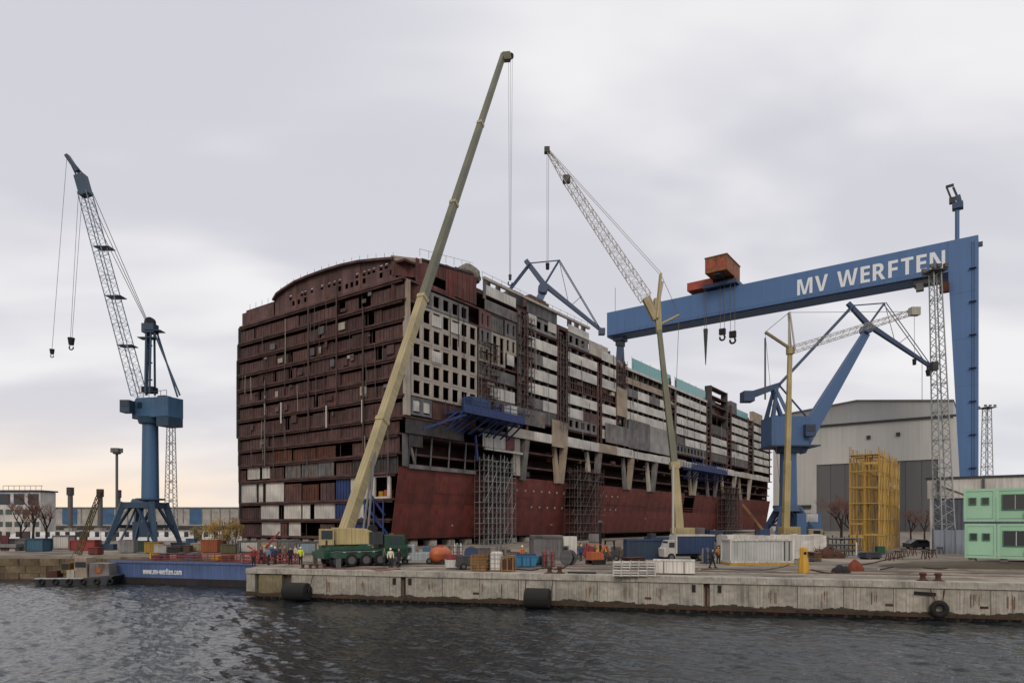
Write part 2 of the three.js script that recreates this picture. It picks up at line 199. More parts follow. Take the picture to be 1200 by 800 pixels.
{ // crane rails and kerb strips let into the quay floor
  for (const [b, w, c, n] of [[4.4, 0.35, 0xb9b2a6, 'kerb_strip'], [6.1, 0.14, 0x6b4a3c, 'crane_rail'], [9.5, 0.14, 0x6b4a3c, 'crane_rail']]) { const m = box(scene, n, 78, 0.05, w, 0, 0, 0, mat(c, { t: 'conc', roughness: 0.85 })); m.position.copy(qp(36, GR + 0.012, b)); m.rotation.y = qturn; m.userData = { kind: 'structure' }; m.name = numbered(n); }
  const bank = new THREE.SphereGeometry(1, 30, 10, 0, 6.3, 0, 1.57), bp = bank.attributes.position; for (let i = 0; i < bp.count; i++) { const k = 1 + 0.25 * (fbm(bp.getX(i) * 3 + 4, bp.getZ(i) * 3, 3, 61) - 0.5); bp.setXYZ(i, bp.getX(i) * 16 * k, bp.getY(i) * 0.55, bp.getZ(i) * 4 * k); } bank.computeVertexNormals();
  const b = add(scene, 'earth_bank', metreUV(bank), mat(0x5f5648, { t: 'ground', roughness: 1 }), at(1225, 63, GR - 0.02)); b.userData = { kind: 'structure' };
}
// ---------- the ship under construction ----------
const TH = 36.2 * Math.PI / 180, TURN = Math.PI / 2 - TH;          // ship, gantry and hall stand square to each other
const SZ = 109, SX = -0.1626 * SZ, sT = Math.sin(TH), cT = Math.cos(TH);
const sideX = (px) => { const r = (px - 600) / F; return (r * SZ - SX) / (sT - r * cT); };
const faceU = (px) => { const r = (px - 600) / F; return (SX - r * SZ) / (cT + r * sT); };
const SHIP0 = V(SX, GR + 1.4, -SZ);
const shipPt = (x, y, z) => V(SX + sT * x + cT * z, SHIP0.y + y, -SZ - cT * x + sT * z);   // a point of the ship in the world
const LEN = 223, LV = [0, 3.3, 6.7, 11.1, 14.4, 17.6, 20.4, 23.9, 27.1, 30.2, 33.3, 36.5, 39.8, 43.2, 46.4];
const inset = (h) => h <= 12 ? 3.4 - 2 * h / 12 : h < 20.3 ? 1.4 - 0.5 * (h - 12) / 8.3 : 0, beamAt = (h) => h < 20.3 ? 48.1 + 0.6 * h / 20 : 49.2 - 1.6 * clamp((h - 34) / 13) ** 1.5;
const plateCache = new Map();
function plateG(w, h, stiff = 0.75) {                                // steel plate with upright stiffeners, face towards +z
  const key = w.toFixed(1) + '|' + h.toFixed(1) + '|' + stiff; if (plateCache.has(key)) return plateCache.get(key);
  const gs = [rawBox(w, h, 0.1)]; for (let x = -w / 2 + stiff / 2; x < w / 2; x += stiff) gs.push(rawBox(0.06, h, 0.09, x, 0, 0.09));
  const g = metreUV(mergeGeometries(gs), w * 3.1, h); plateCache.set(key, g); return g;
}
const ship = thing('cruise_ship', 'huge unfinished cruise ship section with rust brown open decks and red lower hull', 'ship', SHIP0, TURN);
{
  const S = ship, FR = [0, -Math.PI / 2, 0];                         // local x runs aft along the side, z points out of the near side
  const onFace = (name, geo, m, u, y, x = 0.3) => add(S, name, geo, m, V(x, y, -u), FR);
  // decks, inner core, bottom
  for (let i = 1; i < LV.length; i++) { const h = LV[i], n = inset(h) + 0.12, b = beamAt(h) - (i === LV.length - 1 ? 1 : 0), top = i === 14; if (top) { box(S, 'roof_deck', 62, 0.35, b - n - 0.4, 31.4, h, -(b + n) / 2, M.primer); continue; } box(S, 'deck', LEN, 0.34, b - n - 0.3, LEN / 2 - 0.32, h, -(b + n - 0.3) / 2, M.primer); box(S, 'deck_edge_girder', 0.3, 0.34, b - n - 0.9, 0.02, h - 0.33, -(b + n) / 2, M.primer); if (i < 14) box(S, 'far_shell_plate', 12, LV[i] - LV[i - 1] - 0.02, 0.3, 5.9, (LV[i] + LV[i - 1]) / 2, -beamAt((LV[i] + LV[i - 1]) / 2) - 0.02, M.greyDark); }
  box(S, 'bulkhead', LEN - 12, 42.4, 36.5, LEN / 2 + 4, 21.6, -28.8, M.primer);
  box(S, 'hull_bottom', LEN, 0.4, 44, LEN / 2, 0.05, -26, M.primer);
  // red shell plating, leaning out
  const hullPlate = plateG(8.94, 6.1, 30), hx = 12.2, lean = Math.atan(2 / 12);
  for (let k = 0; k < 25; k++) for (let r = 0; r < 2; r++) { const y = 3.05 + 6.03 * r, gapHere = r === 1 && (k === 6 || k === 14); if (gapHere) continue; add(S, 'hull_plate', hullPlate, pick(M.red), V(4.5 + k * 8.95, y, -(inset(y) - 0.06) + rr(-0.03, 0.03)), [lean, 0, 0]); }
  for (let k = 0; k < 7; k++) for (let r = 0; r < 2; r++) { if (k > 1 || r) { box(S, 'anode_pad', 0.42, 0.42, 0.12, 34 + k * 3.1 + 0, 6.1 + r * 3.4, -inset(6.1 + r * 3.4) + 0.16, M.offwhite, [lean, 0, 0]); } if (k < 5) box(S, 'anode_pad', 0.42, 0.42, 0.12, 67 + k * 3.1, 6.1 + r * 3.4, -inset(6.1 + r * 3.4) + 0.16, M.offwhite, [lean, 0, 0]); }
  for (const x of [0, 58, 104, 176]) box(S, 'rubbing_bar', 40, 0.2, 0.18, x + 20.5, 7.6 + rr(-0.5, 0.5), -inset(7.6) + 0.13, M.red[0], [lean, 0, 0]);
  for (let k = 1; k < 25; k++) beam(S, 'weld_seam', V(4.5 - 4.475 + k * 8.95, 0.1, -inset(0.1) + 0.02), V(4.5 - 4.475 + k * 8.95, 12, -inset(12) + 0.02), 0.07, 0.07, pick(M.red)); for (let k = 0; k < 24; k++) { const x = rr(2, 120), y = rr(1.5, 10.5); box(S, 'chalk_tag', rr(0.3, 1.1), rr(0.1, 0.35), 0.03, x, y, -inset(y) + 0.13, pick([M.offwhite, M.grey[2], M.rustPlate]), [lean, 0, 0]); }
  // front face: rows of stiffened plates between the decks
  const U = faceU, open = (a, b) => [U(b), U(a)];
  const special = {   // row -> [px from, px to, kind]
    0: [[281, 303, 'b'], [304, 326, 'w'], [327, 335, 'b'], [336, 350, 'w'], [351, 372, 'o'], [373, 390, 'b'], [391, 399, 'o'], [400, 428, 'n'], [429, 452, 'o']],
    1: [[281, 303, 'b'], [304, 325, 'w'], [326, 330, 'o'], [331, 351, 'w'], [353, 362, 'w'], [366, 390, 'w'], [391, 408, 'n'], [410, 428, 'w'], [430, 455, 'o']],
    2: [[281, 299, 'w'], [300, 305, 'w'], [306, 309, 'o'], [310, 331, 'w'], [332, 352, 'b'], [353, 372, 'r'], [373, 390, 'b'], [391, 408, 'n'], [409, 432, 'w'], [436, 457, 'O']],
    3: [[280, 287, 'b'], [288, 302, 'c'], [305, 314, 'c'], [315, 331, 'b'], [332, 350, 'l'], [351, 371, 'l'], [372, 390, 'l'], [391, 409, 'b'], [410, 436, 'g'], [437, 464, 'g']],
    4: [[276, 318, 'b'], [319, 340, 'r'], [341, 368, 'r'], [369, 391, 'r'], [392, 409, 'o'], [410, 434, 'b'], [435, 466, 'b']],
  };
  const dark = [[9, 318, 322], [9, 336, 341], [10, 336, 340], [8, 421, 426], [7, 366, 371], [12, 392, 402], [12, 418, 432], [11, 426, 436], [10, 432, 438], [13, 398, 404], [6, 333, 337], [9, 438, 446], [11, 370, 375], [8, 300, 303]];
  for (let i = 0; i < 13; i++) {
    const y0 = LV[i] + 0.2, y1 = LV[i + 1] - 0.2, h = y1 - y0, ym = (y0 + y1) / 2, segs = [];
    if (special[i]) for (const [a, b, k] of special[i]) segs.push([U(b), U(a), k]);
    else { let u = inset(ym) + 0.5; const end = beamAt(ym) - 0.3, ds = dark.filter((d) => d[0] === i).map((d) => [U(d[2]), U(d[1])]).sort((a, b) => a[0] - b[0]); while (u < end - 0.4) { let e = Math.min(end, u + pick([3.8, 4.6, 5.4, 6.4])); const d = ds.find((q) => q[0] >= u - 0.01 && q[0] < e); if (d) { if (d[0] - u > 0.5) segs.push([u, d[0], 'b']); segs.push([d[0], d[1], 'o']); u = d[1]; continue; } if (end - e < 1.5) e = end; segs.push([u, e, 'b']); u = e; } }
    for (const [a0, b0, k] of segs) {
      const a = Math.round(a0 * 10) / 10, b = Math.round(b0 * 10) / 10, w = Math.max(0.3, b - a - 0.06), u = (a + b) / 2;
      if (k === 'o') { bar(S, 'pipe', V(0.5, y0, -u - w * 0.25), V(0.5, y1, -u - w * 0.25), 0.07, M.browns[3]); continue; }
      if (k === 'O') { for (const [cw, ch, cy] of [[w, 0.35, y1 - 0.2], [w, 0.3, y0 + 0.15]]) box(S, 'opening_frame', 0.35, ch, cw, 0.1, cy, -u, M.white[1]); for (const s of [-1, 1]) box(S, 'opening_frame', 0.35, h - 0.7, 0.6, 0.1, ym, -u + s * (w / 2 - 0.3), M.white[1]); box(S, 'crate', 1, 1.3, 1.2, 1.2, y0 + 0.8, -u + 0.6, M.orange); box(S, 'crate', 1, 1.1, 1.0, 1.3, y0 + 0.7, -u - 1, M.yellow); continue; }
      const m = { b: pick(M.browns), w: pick(M.white), r: M.rustPlate, l: M.grey[2], g: M.greyDark, n: M.blueShip, c: M.white[2] }[k];
      const hh = k === 'c' ? h * 0.8 : k === 'b' || k === 'r' ? h * pick([0.72, 0.75, 0.78, 0.78, 0.82, 0.96]) : h;
      onFace('bulkhead_plate', plateG(w, hh, k === 'w' ? 40 : k === 'l' ? 1.4 : pick([0.8, 0.8, 1.15])), m, u, k === 'c' ? y0 + hh / 2 + 0.3 : y0 + hh / 2, 0.3 + rr(-0.05, 0.3));
    }
  }
  // blue staging inside the lower right bays of the face
  for (const [p, y] of [[432, 1.2], [440, 3], [448, 1.6], [444, 5]]) beam(S, 'staging_brace', V(-0.2, y - 1, -U(p + 8)), V(-0.2, y + 2.4, -U(p - 8)), 0.3, 0.3, M.blueShip);
  for (const p of [430, 441, 452]) bar(S, 'staging_post', V(-0.6, -1.2, -U(p)), V(-0.6, 6.8, -U(p)), 0.14, M.blueShip);
  // arched top tier of the face
  const arc = [[2.6, 46.9], [7, 47.7], [11.3, 48.4], [16, 48.8], [21, 48.95], [26, 48.9], [29.6, 48.7], [33, 48.1], [35.2, 47.6], [36.4, 46.6]];
  for (let k = 0; k < arc.length - 1; k++) { const [a, ha] = arc[k], [b, hb] = arc[k + 1], s = new THREE.Shape([[a, 43.5], [b, 43.5], [b, hb], [a, ha]].map((q) => new THREE.Vector2(...q))); if (b - a > 3 && k < 7) for (let c = 0; c < 3; c++) for (let r = 0; r < 2; r++) { if (hash(k * 7 + c, r, 19) < 0.4) continue; const x = a + 0.5 + c * (b - a - 0.6) / 3, y = 44.5 + r * 1.3; s.holes.push(new THREE.Path([[x, y], [x, y + 0.9], [x + 0.8, y + 0.9], [x + 0.8, y]].map((q) => new THREE.Vector2(...q)))); }
    const g = new THREE.ExtrudeGeometry(s, { depth: 0.15, bevelEnabled: false }); g.rotateY(Math.PI / 2); add(S, 'top_tier_plate', metreUV(g), M.browns[k % 4], V(0.35 + 0.04 * (k % 2), 0, 0)); beam(S, 'top_tier_rim', V(0.2, ha, -a), V(0.2, hb, -b), 1.1, 0.4, M.primer); }
  box(S, 'top_tier_wall', 0.3, 4.3, 26, 8, 45.5, -20, M.primer); box(S, 'roof_house_wall', 44, 2.6, 0.3, 42, 47.7, -4, M.primer); box(S, 'roof_house_wall', 0.3, 5.5, 6, 6, 45.9, -5, M.primer); for (let i = 0; i < 13; i++) { const ym = (LV[i] + LV[i + 1]) / 2; box(S, 'end_plate', 0.3, LV[i + 1] - LV[i] - 0.36, beamAt(ym) - inset(ym) - 1.4, LEN - 1.4, ym, -(beamAt(ym) + inset(ym)) / 2, M.browns[3]); }
  box(S, 'face_plate_upper', 0.12, 2.5, 11, 0.35, 44.9, -42.3, M.browns[2]);
  { let u = 3; for (; u < 46; u += 2.1) { const h = u < 36 ? arc.reduce((q, e, k) => k && u >= arc[k - 1][0] && u <= e[0] ? lerp(arc[k - 1][1], e[1], (u - arc[k - 1][0]) / (e[0] - arc[k - 1][0])) : q, 47) : 46.4; bar(S, 'guard_post', V(0.3, h, -u), V(0.3, h + 1.15, -u), 0.035, M.scaf); } }
  // corner: red quarter plates, pale pillar
  for (const [y, h, m] of [[45.6, 2.8, M.topRed[0]], [41.6, 3.0, M.topRed[1]]]) { const g = plateG(5.0, h, 1.1); add(S, 'corner_plate', g, m, V(1.9, y, -1.5), [0, -Math.PI / 4 + 0.15, 0]); }
  box(S, 'corner_parapet', 5.2, 0.8, 0.3, 1.9, 47.05, -1.5, M.beige, [0, -Math.PI / 4 + 0.15, 0]);
  box(S, 'corner_pillar', 1.2, 16.2, 0.6, 0.7, 28.7, -0.2, M.frame); box(S, 'corner_pillar', 0.8, 6.4, 0.5, 0.9, 39.9, -0.2, M.beige);

  // near side ---------------------------------------------------------------
  const X = sideX, panel = (name, x0, x1, y0, y1, m, z = 0, d = 0.16) => box(S, name, +(x1 - x0).toFixed(2), +(y1 - y0).toFixed(2), d, (x0 + x1) / 2, (y0 + y1) / 2, z, m);
  const stiff = (name, x0, x1, y0, y1, m, z = 0, st = 0.8) => add(S, name, plateG(Math.round((x1 - x0) * 10) / 10, y1 - y0, st), m, V((x0 + x1) / 2, (y0 + y1) / 2, z));
  const wf = new Map(); const winG = (w, h, b = 0.42) => { const k = w.toFixed(2) + h.toFixed(2) + b; if (!wf.has(k)) wf.set(k, frameG(w, h, b, 0.22)); return wf.get(k); };
  function band(x0, x1, y, m, hgt = 1.95) { const own = !m; const n = Math.max(1, Math.round((x1 - x0) / 6.5)), w = (x1 - x0) / n; for (let k = 0; k < n; k++) panel('balcony_panel', x0 + k * w + 0.03, x0 + (k + 1) * w - 0.03, y - 0.25, y + hgt + rr(-0.06, 0.06), m ?? (rnd() < 0.1 ? pick([M.grey[2], M.offwhite, M.browns[4], M.grey[0]]) : pick(M.white)), 0.05 + rr(-0.06, 0.06)); for (let x = x0 + 1.6; x < x1 - 0.5; x += 3.2) panel('balcony_divider', x - 0.06, x + 0.06, y + hgt, y + 3.0, M.grey[1], -0.7, 1.2); }
  function windows(x0, x1, y0, y1, n, m, b = 0.42) { const w = (x1 - x0) / n, g = winG(w, y1 - y0, b); for (let k = 0; k < n; k++) add(S, 'window_frame', g, m ?? M.frame, V(x0 + (k + 0.5) * w, (y0 + y1) / 2, -0.2)); }
  function rails(x0, x1, y0, y1, m) { const gs = []; for (let x = x0; x < x1; x += 0.95) gs.push(rawBox(0.3, y1 - y0, 0.16, x, (y0 + y1) / 2, -0.5 + 0.2 * (hash(x * 10, y0) - 0.5))); for (let y = y0; y < y1; y += 1.5) gs.push(rawBox(x1 - x0, 0.16, 0.12, (x0 + x1) / 2, y, -0.3)); merged(S, 'rail_work', gs, m, 'stuff'); }
  const back = (x0, x1, i, m) => panel('cabin_wall', x0, x1, LV[i] + 0.2, LV[i + 1] - 0.2, m, -3.6);
  // first bay: window grid
  const gx0 = X(481.5), gx1 = X(558.5), cw = (gx1 - gx0) / 7, gy = [24.0, 27.1, 30.2, 33.3, 36.4, 39.5];
  for (let r = 0; r < 5; r++) for (let c = 0; c < 7; c++) { if (r === 4 && c < 1) continue; const m = rnd() < 0.15 ? M.offwhite : M.frame; add(S, 'window_frame', winG(cw, 3.08, 0.44), m, V(gx0 + (c + 0.5) * cw, gy[r] + 1.54, -0.1 + rr(-0.05, 0.05))); if ((r === 2 && c === 2) || (r === 4 && c === 2) || (r === 4 && c === 4)) box(S, 'window_cover', cw * 0.95, 1.9, 0.12, gx0 + (c + 0.45) * cw, gy[r] + 1.3, 0.2, M.white[0]); }
  for (let c = 1; c < 6; c++) add(S, 'window_frame', winG(cw, 2.9, 0.5), pick(M.grey), V(gx0 + (c + 0.5) * cw, 41.1, -0.15));
  for (let c = 0; c < 2; c++) { add(S, 'window_frame', winG(cw, 3.0, 0.4), M.grey[1], V(gx0 + (c + 0.5) * cw, 22.3, -0.1)); box(S, 'window_cover', cw * 0.72, 2.0, 0.1, gx0 + (c + 0.5) * cw, 22.5, -0.12, M.white[2]); }
  for (let c = 2; c < 7; c++) stiff('side_plate', gx0 + c * cw, gx0 + (c + 1) * cw - 0.05, 20.7, 23.8, pick(M.browns), -0.2);
  // red brown upper plates with openings
  for (const [a, b, y0, y1, k] of [[488, 505, 43.4, 47.4, 0], [505, 523, 45.6, 48.2, 1], [523, 534, 43.4, 48.6, 2], [534, 548, 43.6, 49, 0], [548, 559, 43.6, 49.4, 1], [505, 523, 43.3, 43.9, 2]]) stiff('upper_side_plate', X(a), X(b) - 0.08, y0, y1, M.topRed[k], -0.15, 1.3);
  box(S, 'roof_edge', X(560) - 4, 0.3, 1.2, (X(560) + 4) / 2, 48.4, -0.5, M.greyDark, [0, 0, 0.12]);
  for (let c = 0; c < 7; c++) box(S, 'cabin_wall', cw, 18, 0.1, gx0 + (c + 0.5) * cw, 33, -6.5, M.primer);
  // lower gray panels and dark opening near the corner
  panel('gray_shell_plate', 0.6, X(545), 17.7, 20.2, M.greyDark, -0.35); panel('gray_shell_plate', 0.4, X(482), 12.2, 17.6, M.grey[1], -0.9); panel('gray_shell_plate', X(482), X(498), 15.6, 17.6, M.greyDark, -0.6);
  for (const p of [486, 494, 512, 533, 552]) bar(S, 'pillar', V(X(p), 12, -1.6), V(X(p), 17.7, -1.2), 0.16, pick(M.grey));
  beam(S, 'diagonal_brace', V(X(484), 17, -1), V(X(492), 12.2, -1), 0.3, 0.3, M.grey[2]);
  panel('recess_wall', 1, X(560), 12, 17.6, M.primer, -8);
  panel('recess_sill', 2, X(562), 11.9, 12.6, M.grey[0], -0.9);
  // bay 1
  const b1 = [X(560), X(606)]; panel('gray_shell_plate', X(568), b1[1], 43.4, 45.4, M.grey[2], 0.02); panel('gray_shell_plate', X(566), X(569), 45.4, 49.2, M.grey[0], 0.02); band(X(569), X(604), 46.5, M.white[1], 1.7); panel('roof_parapet', X(566), X(690), 49.0, 49.5, M.offwhite, 0.1, 0.6);
  windows(X(576), X(592), 33.4, 39.6, 2, M.frame, 0.5); windows(X(562), X(575), 36.5, 39.7, 2, M.grey[0], 0.5); windows(X(562), X(575), 39.8, 43, 2, M.browns[2], 0.6); windows(X(592), X(605), 36.5, 39.7, 2, M.frame, 0.5); windows(X(592), X(605), 39.8, 43, 2, M.grey[1], 0.6); back(b1[0], b1[1], 11, M.browns[3]); back(b1[0], b1[1], 12, M.browns[1]); stiff('side_plate', X(576), X(591), 40, 43.1, M.grey[0], -0.3);
  band(X(574), X(603), 30.4, null, 2.1); band(X(574), X(603), 27.0, null, 2.1); panel('window_cover', X(594), X(602), 34.2, 36.4, M.white[1], 0.05); windows(X(561), X(574), 33.4, 36.4, 2, M.frame, 0.45); windows(X(561), X(574), 30.3, 33.3, 2, M.grey[2], 0.5); stiff('side_plate', X(561), X(574), 27.2, 30, M.browns[1], -0.4); windows(X(561), X(574), 24, 27, 2, M.grey[0], 0.5); windows(X(574), X(606), 23.9, 26.6, 4, M.grey[1], 0.5);
  panel('white_panel', X(568), X(601), 17.3, 19.9, M.white[1], -0.5); panel('red_door', X(594.5), X(604), 17.4, 20, M.red[0], -0.25); panel('white_panel', X(604), X(612), 12.4, 20, M.offwhite, -0.6); panel('white_ledge', X(568), X(612), 16.7, 17.1, M.white[0], 0, 0.5);
  // trunks full of brackets between the bays
  for (const [a, b, y1] of [[607, 618, 46], [653, 665, 46.2], [700, 705, 42], [722, 732, 45], [785, 792, 46], [828, 833, 45], [852, 857, 46], [877, 883, 44]]) {
    const x0 = X(a), x1 = X(b), wd = x1 - x0; panel('trunk_wall', x0, x1, 22.4, y1, M.browns[1], -1.5);
    for (const x of [x0 + 0.2, x1 - 0.2]) panel('trunk_column', x - 0.2, x + 0.2, 20.6, y1, pick([M.scafBrown, M.grey[0], M.browns[2]]), 0.02, 0.4);
    for (let y = 23.5; y < y1 - 1; y += 1.55) { const q = rr(0, wd * 0.4); panel('trunk_bracket', x0 + 0.3 + q * 0.5, x1 - 0.3 - rr(0, wd * 0.3), y, y + rr(0.25, 0.9), pick([M.browns[0], M.browns[3], M.scafBrown, M.rustPlate, M.grey[0], M.greyDark]), -0.6 + rr(-0.3, 0.5), 0.5); }
  }
  panel('trunk_cover', X(646), X(664), 19.5, 25.4, M.beige, 0.25); panel('trunk_cover', X(722), X(734), 30.3, 37.6, M.beige, 0.25);
  // balconies bay by bay: rows are levels 7..13
  const rows = (a, b, list) => { const x0 = X(a), x1 = X(b); list.forEach((k, j) => { const i = 7 + j, y = LV[i]; if (k === 'w') { band(x0, x1, y); back(x0, x1, i, pick([M.grey[0], M.grey[1], M.primer])); } else if (k === 'd') { windows(x0, x1, y + 0.2, LV[i + 1] - 0.2, Math.max(2, Math.round((x1 - x0) / 2.9)), pick(M.grey), 0.62); back(x0, x1, i, M.primer); } else if (k === 'r') { rails(x0, x1, y + 0.2, (LV[i + 1] ?? 46.4) - 0.2, M.scafBrown); } else if (k === 'g') stiff('side_plate', x0, x1, y + 0.2, LV[i + 1] - 0.2, pick(M.grey), -0.1, 1.2); else if (k === 'p') stiff('side_plate', x0, x1, y + 0.2, LV[i + 1] - 0.2, pick(M.browns), -0.3); else if (k === 't') { band(x0, x1, y, M.beige, 1.4); back(x0, x1, i, M.primer); } }); };
  rows(618, 652.5, ['g', 'w', 'w', 'w', 'w', 'w', 'd']); rows(665.5, 699.5, ['d', 'w', 'w', 'r', 'w', 'w', 'd']); rows(705, 721.5, ['w', 'w', 'w', 'r', 'w', 'w', 'w']); rows(733.5, 784.5, ['g', 'g', 'w', 'w', 'w', 't', '-']); rows(793, 827.5, ['d', 'w', 'w', 'w', 'w', 'w', '-']); rows(833.5, 851.5, ['g', 'w', 'w', 'g', '-', '-', '-']); rows(857.5, 876.5, ['g', 'w', 'w', 'w', 'w', 'w', '-']); rows(883, 901, ['w', 'w', 'w', 'w', 'w', 'w', '-']);
  for (const [a, b] of [[619, 628], [642, 651]]) panel('window_cover', X(a), X(b), 44.4, 46.4, M.white[1], 0.12);
  stiff('side_plate', X(618), X(653), 46.6, 49, M.grey[1], -0.1, 2.2); band(X(666), X(690), 46.6, M.white[0], 1.5); panel('gray_shell_plate', X(605), X(637), 23.0, 26.3, M.grey[2], 0.32); panel('gray_shell_plate', X(690), X(712), 43.3, 46.5, M.offwhite, 0.05);
  // tarpaulin sheets over the lower balconies
  for (const [a, b, y0, y1, m] of [[708, 735, 22.8, 27.6, M.grey[2]], [735, 760, 22.6, 30.2, M.grey[0]], [760, 785.5, 22.6, 29.8, mat(0xa7a8a9, { roughness: 0.8 })]]) { const w = X(b) - X(a), g = new THREE.PlaneGeometry(w, y1 - y0, 22, 8), p = g.attributes.position; for (let i = 0; i < p.count; i++) p.setZ(i, 0.35 * (fbm(p.getX(i) * 0.55 + a, p.getY(i) * 0.16, 3, 77) - 0.4)); const g2 = g.clone(); g2.translate(0, 0, -0.06); add(S, 'tarpaulin', metreUV(mergeGeometries([g, g2])), m, V((X(a) + X(b)) / 2, (y0 + y1) / 2, 0.42)); }
  // promenade band along the whole side
  for (let x = X(594); x < LEN - 10; x += 9.4) panel('promenade_band', x, Math.min(x + 9.34, LEN), 20.05, 22.0 + rr(-0.1, 0.25), x > X(680) && x < X(722) ? M.beige : pick([M.white[1], M.offwhite, M.white[0], M.grey[2]]), 0.12 + rr(-0.05, 0.05), 0.3);
  panel('promenade_band', X(560), X(594), 20.1, 20.7, M.grey[1], 0); panel('recess_wall', X(560), LEN, 12, 20, M.primer, -9.5);
  // lifeboat recess: tapered grey davit frames and clutter
  [[617, 0], [655, 1], [662, 0], [693, 1], [703, 0], [735, 1], [741, 0], [763, 1], [769, 0], [812, 1], [817, 0], [832, 1], [841, 0], [850, 1], [862, 0], [870, 1], [880, 0]].forEach(([p, k]) => { const x = X(p); taper(S, 'davit_frame', V(x, 19.9, -0.3 - k), V(x + (k ? 0.7 : -0.3), 11.6, -0.9), k ? 0.9 : 1.3, k ? 0.7 : 1.4, 1.7, 0.6, pick([M.offwhite, M.grey[2], M.beige]), V(0, 0, 1)); });
  for (let k = 0; k < 46; k++) { const x = rr(X(610), LEN - 6), y = rr(12, 19); box(S, pick(['pipe_section', 'cable_tray', 'duct']), rr(0.3, 2.4), rr(0.2, 1.2), rr(0.3, 1), x, y, -rr(1.2, 4.6), pick([M.grey[1], M.browns[1], M.rustPlate, M.greyDark, M.offwhite, M.plank])); }
  // upper works
  const gl = winG(2.9, 3.4, 0.1); for (let x = X(742), k = 0; x < X(827); x += 2.95, k++) { if (x > X(784) && x < X(791)) continue; box(S, 'glass_screen', 2.85, 3.2, 0.06, x + 1.45, 45.5, -0.4, M.teal); if (k % 2 === 0) bar(S, 'screen_post', V(x, 43.4, -0.35), V(x, 47.5, -0.35), 0.07, M.lattW); }
  panel('roof_parapet', X(733), X(828), 43.1, 43.75, M.white[0], 0.15, 0.3);
  for (const [p, q, y1] of [[712, 722, 46.8], [722, 742, 45.6]]) { panel('gray_shell_plate', X(p), X(q), 43.4, y1, M.offwhite, -2, 0.3); bar(S, 'vent_pipe', V(X(p) + 2, 43, -3), V(X(p) + 2, y1 + 1.4, -3), 0.3, M.greyDark); }
  { const x0 = X(833), x1 = X(851.5); panel('recess_wall', x0, x1, 36.8, 49.3, M.primer, -7); for (const x of [x0, x1]) panel('recess_jamb', x - 0.5, x + 0.5, 36.6, 49.6, M.greyDark, -0.8, 2.2); for (const y of [40.2, 43.2, 46.2, 49.3]) panel('recess_deck', x0 + 0.5, x1 - 0.5, y - 0.2, y + 0.2, M.browns[1], -1, 2.6); panel('recess_plate', x0 + 4.5, x0 + 8, 40.5, 46, M.grey[0], -1.3); panel('recess_plate', x0 + 9, x1 - 1, 41, 45.5, M.topRed[2], -1.8); }
  for (const [p, q, y] of [[857, 864, 47.6], [864, 877, 45.6], [883, 894, 47.5]]) { panel('upper_wall', X(p), X(q), 43.2, y, p === 864 ? M.teal : p === 883 ? M.beige : M.grey[1], -0.8, 1.4); }
  for (const [a, b, y0, y1, z, m] of [[632, 650, 49.6, 52, -4, M.browns[4]], [621, 633, 49.5, 52.4, -6, M.greyDark], [640, 650, 49.6, 51.2, -3.2, M.topRed[1]], [700, 711, 46.6, 49, -7, M.grey[0]]]) panel('deckhouse', X(a), X(b), y0, y1, m, z, 3.4);
  { const g = new THREE.IcosahedronGeometry(1, 4), p = g.attributes.position; for (let i = 0; i < p.count; i++) { const k = 1 + 0.5 * (fbm(p.getX(i) * 2.4 + 7, p.getY(i) * 2.4 + p.getZ(i), 4, 88) - 0.5); p.setXYZ(i, p.getX(i) * 2.6 * k, Math.max(-0.6, p.getY(i)) * 2.0 * k, p.getZ(i) * 2.2 * k); } add(S, 'covered_winch', metreUV(g), mat(0x8f8b84, { t: 'conc', roughness: 0.95 }), V(X(559), 49.6, -2)); }
  for (let x = 4; x < X(556); x += 2.2) { bar(S, 'guard_post', V(x, 47.6 + x * 0.13, -0.4), V(x, 48.9 + x * 0.13, -0.4), 0.035, M.scaf); } bar(S, 'guard_rail', V(4, 49.3, -0.4), V(X(556), 51.4, -0.4), 0.03, M.scaf);
  for (let x = X(566); x < X(690); x += 3.1) bar(S, 'guard_post', V(x, 49.4, -0.2), V(x, 50.6, -0.2), 0.035, M.scaf); bar(S, 'guard_rail', V(X(566), 50.5, -0.2), V(X(690), 50.5, -0.2), 0.03, M.scaf);
  // gear standing on the balconies, hoses and cables hung down the side
  for (let k = 0; k < 120; k++) { const i = 7 + Math.floor(rnd() * 6), x = rr(X(565), LEN - 8), h = rr(0.4, 1.5); box(S, pick(['stored_panel', 'stored_box', 'bundle']), rr(0.4, 2.6), h, rr(0.2, 0.7), x, LV[i] + (i % 2 ? 2.1 : 1.95) + h / 2 - 0.2, -rr(0.3, 1.1), pick([M.grey[0], M.grey[2], M.offwhite, M.plank, M.browns[1], M.rustPlate, M.browns[5], M.beige])); }
  for (let k = 0; k < 46; k++) { const x = rr(X(484), LEN - 8), y1 = rr(28, 46), l = rr(4, 15); bar(S, 'hanging_hose', V(x, y1, 0.22), V(x + rr(-0.4, 0.4), Math.max(13, y1 - l), 0.3), rr(0.03, 0.075), pick([M.scaf, M.scafBrown, M.grey[2], M.black, M.offwhite])); }
  for (let k = 0; k < 40; k++) { const u = rr(2, 47), y1 = rr(14, 45); bar(S, 'hanging_hose', V(-0.5, y1, -u), V(-0.5, Math.max(1, y1 - rr(2, 9)), -u - rr(-0.3, 0.3)), rr(0.03, 0.06), pick([M.scaf, M.scafBrown, M.grey[0], M.offwhite])); }
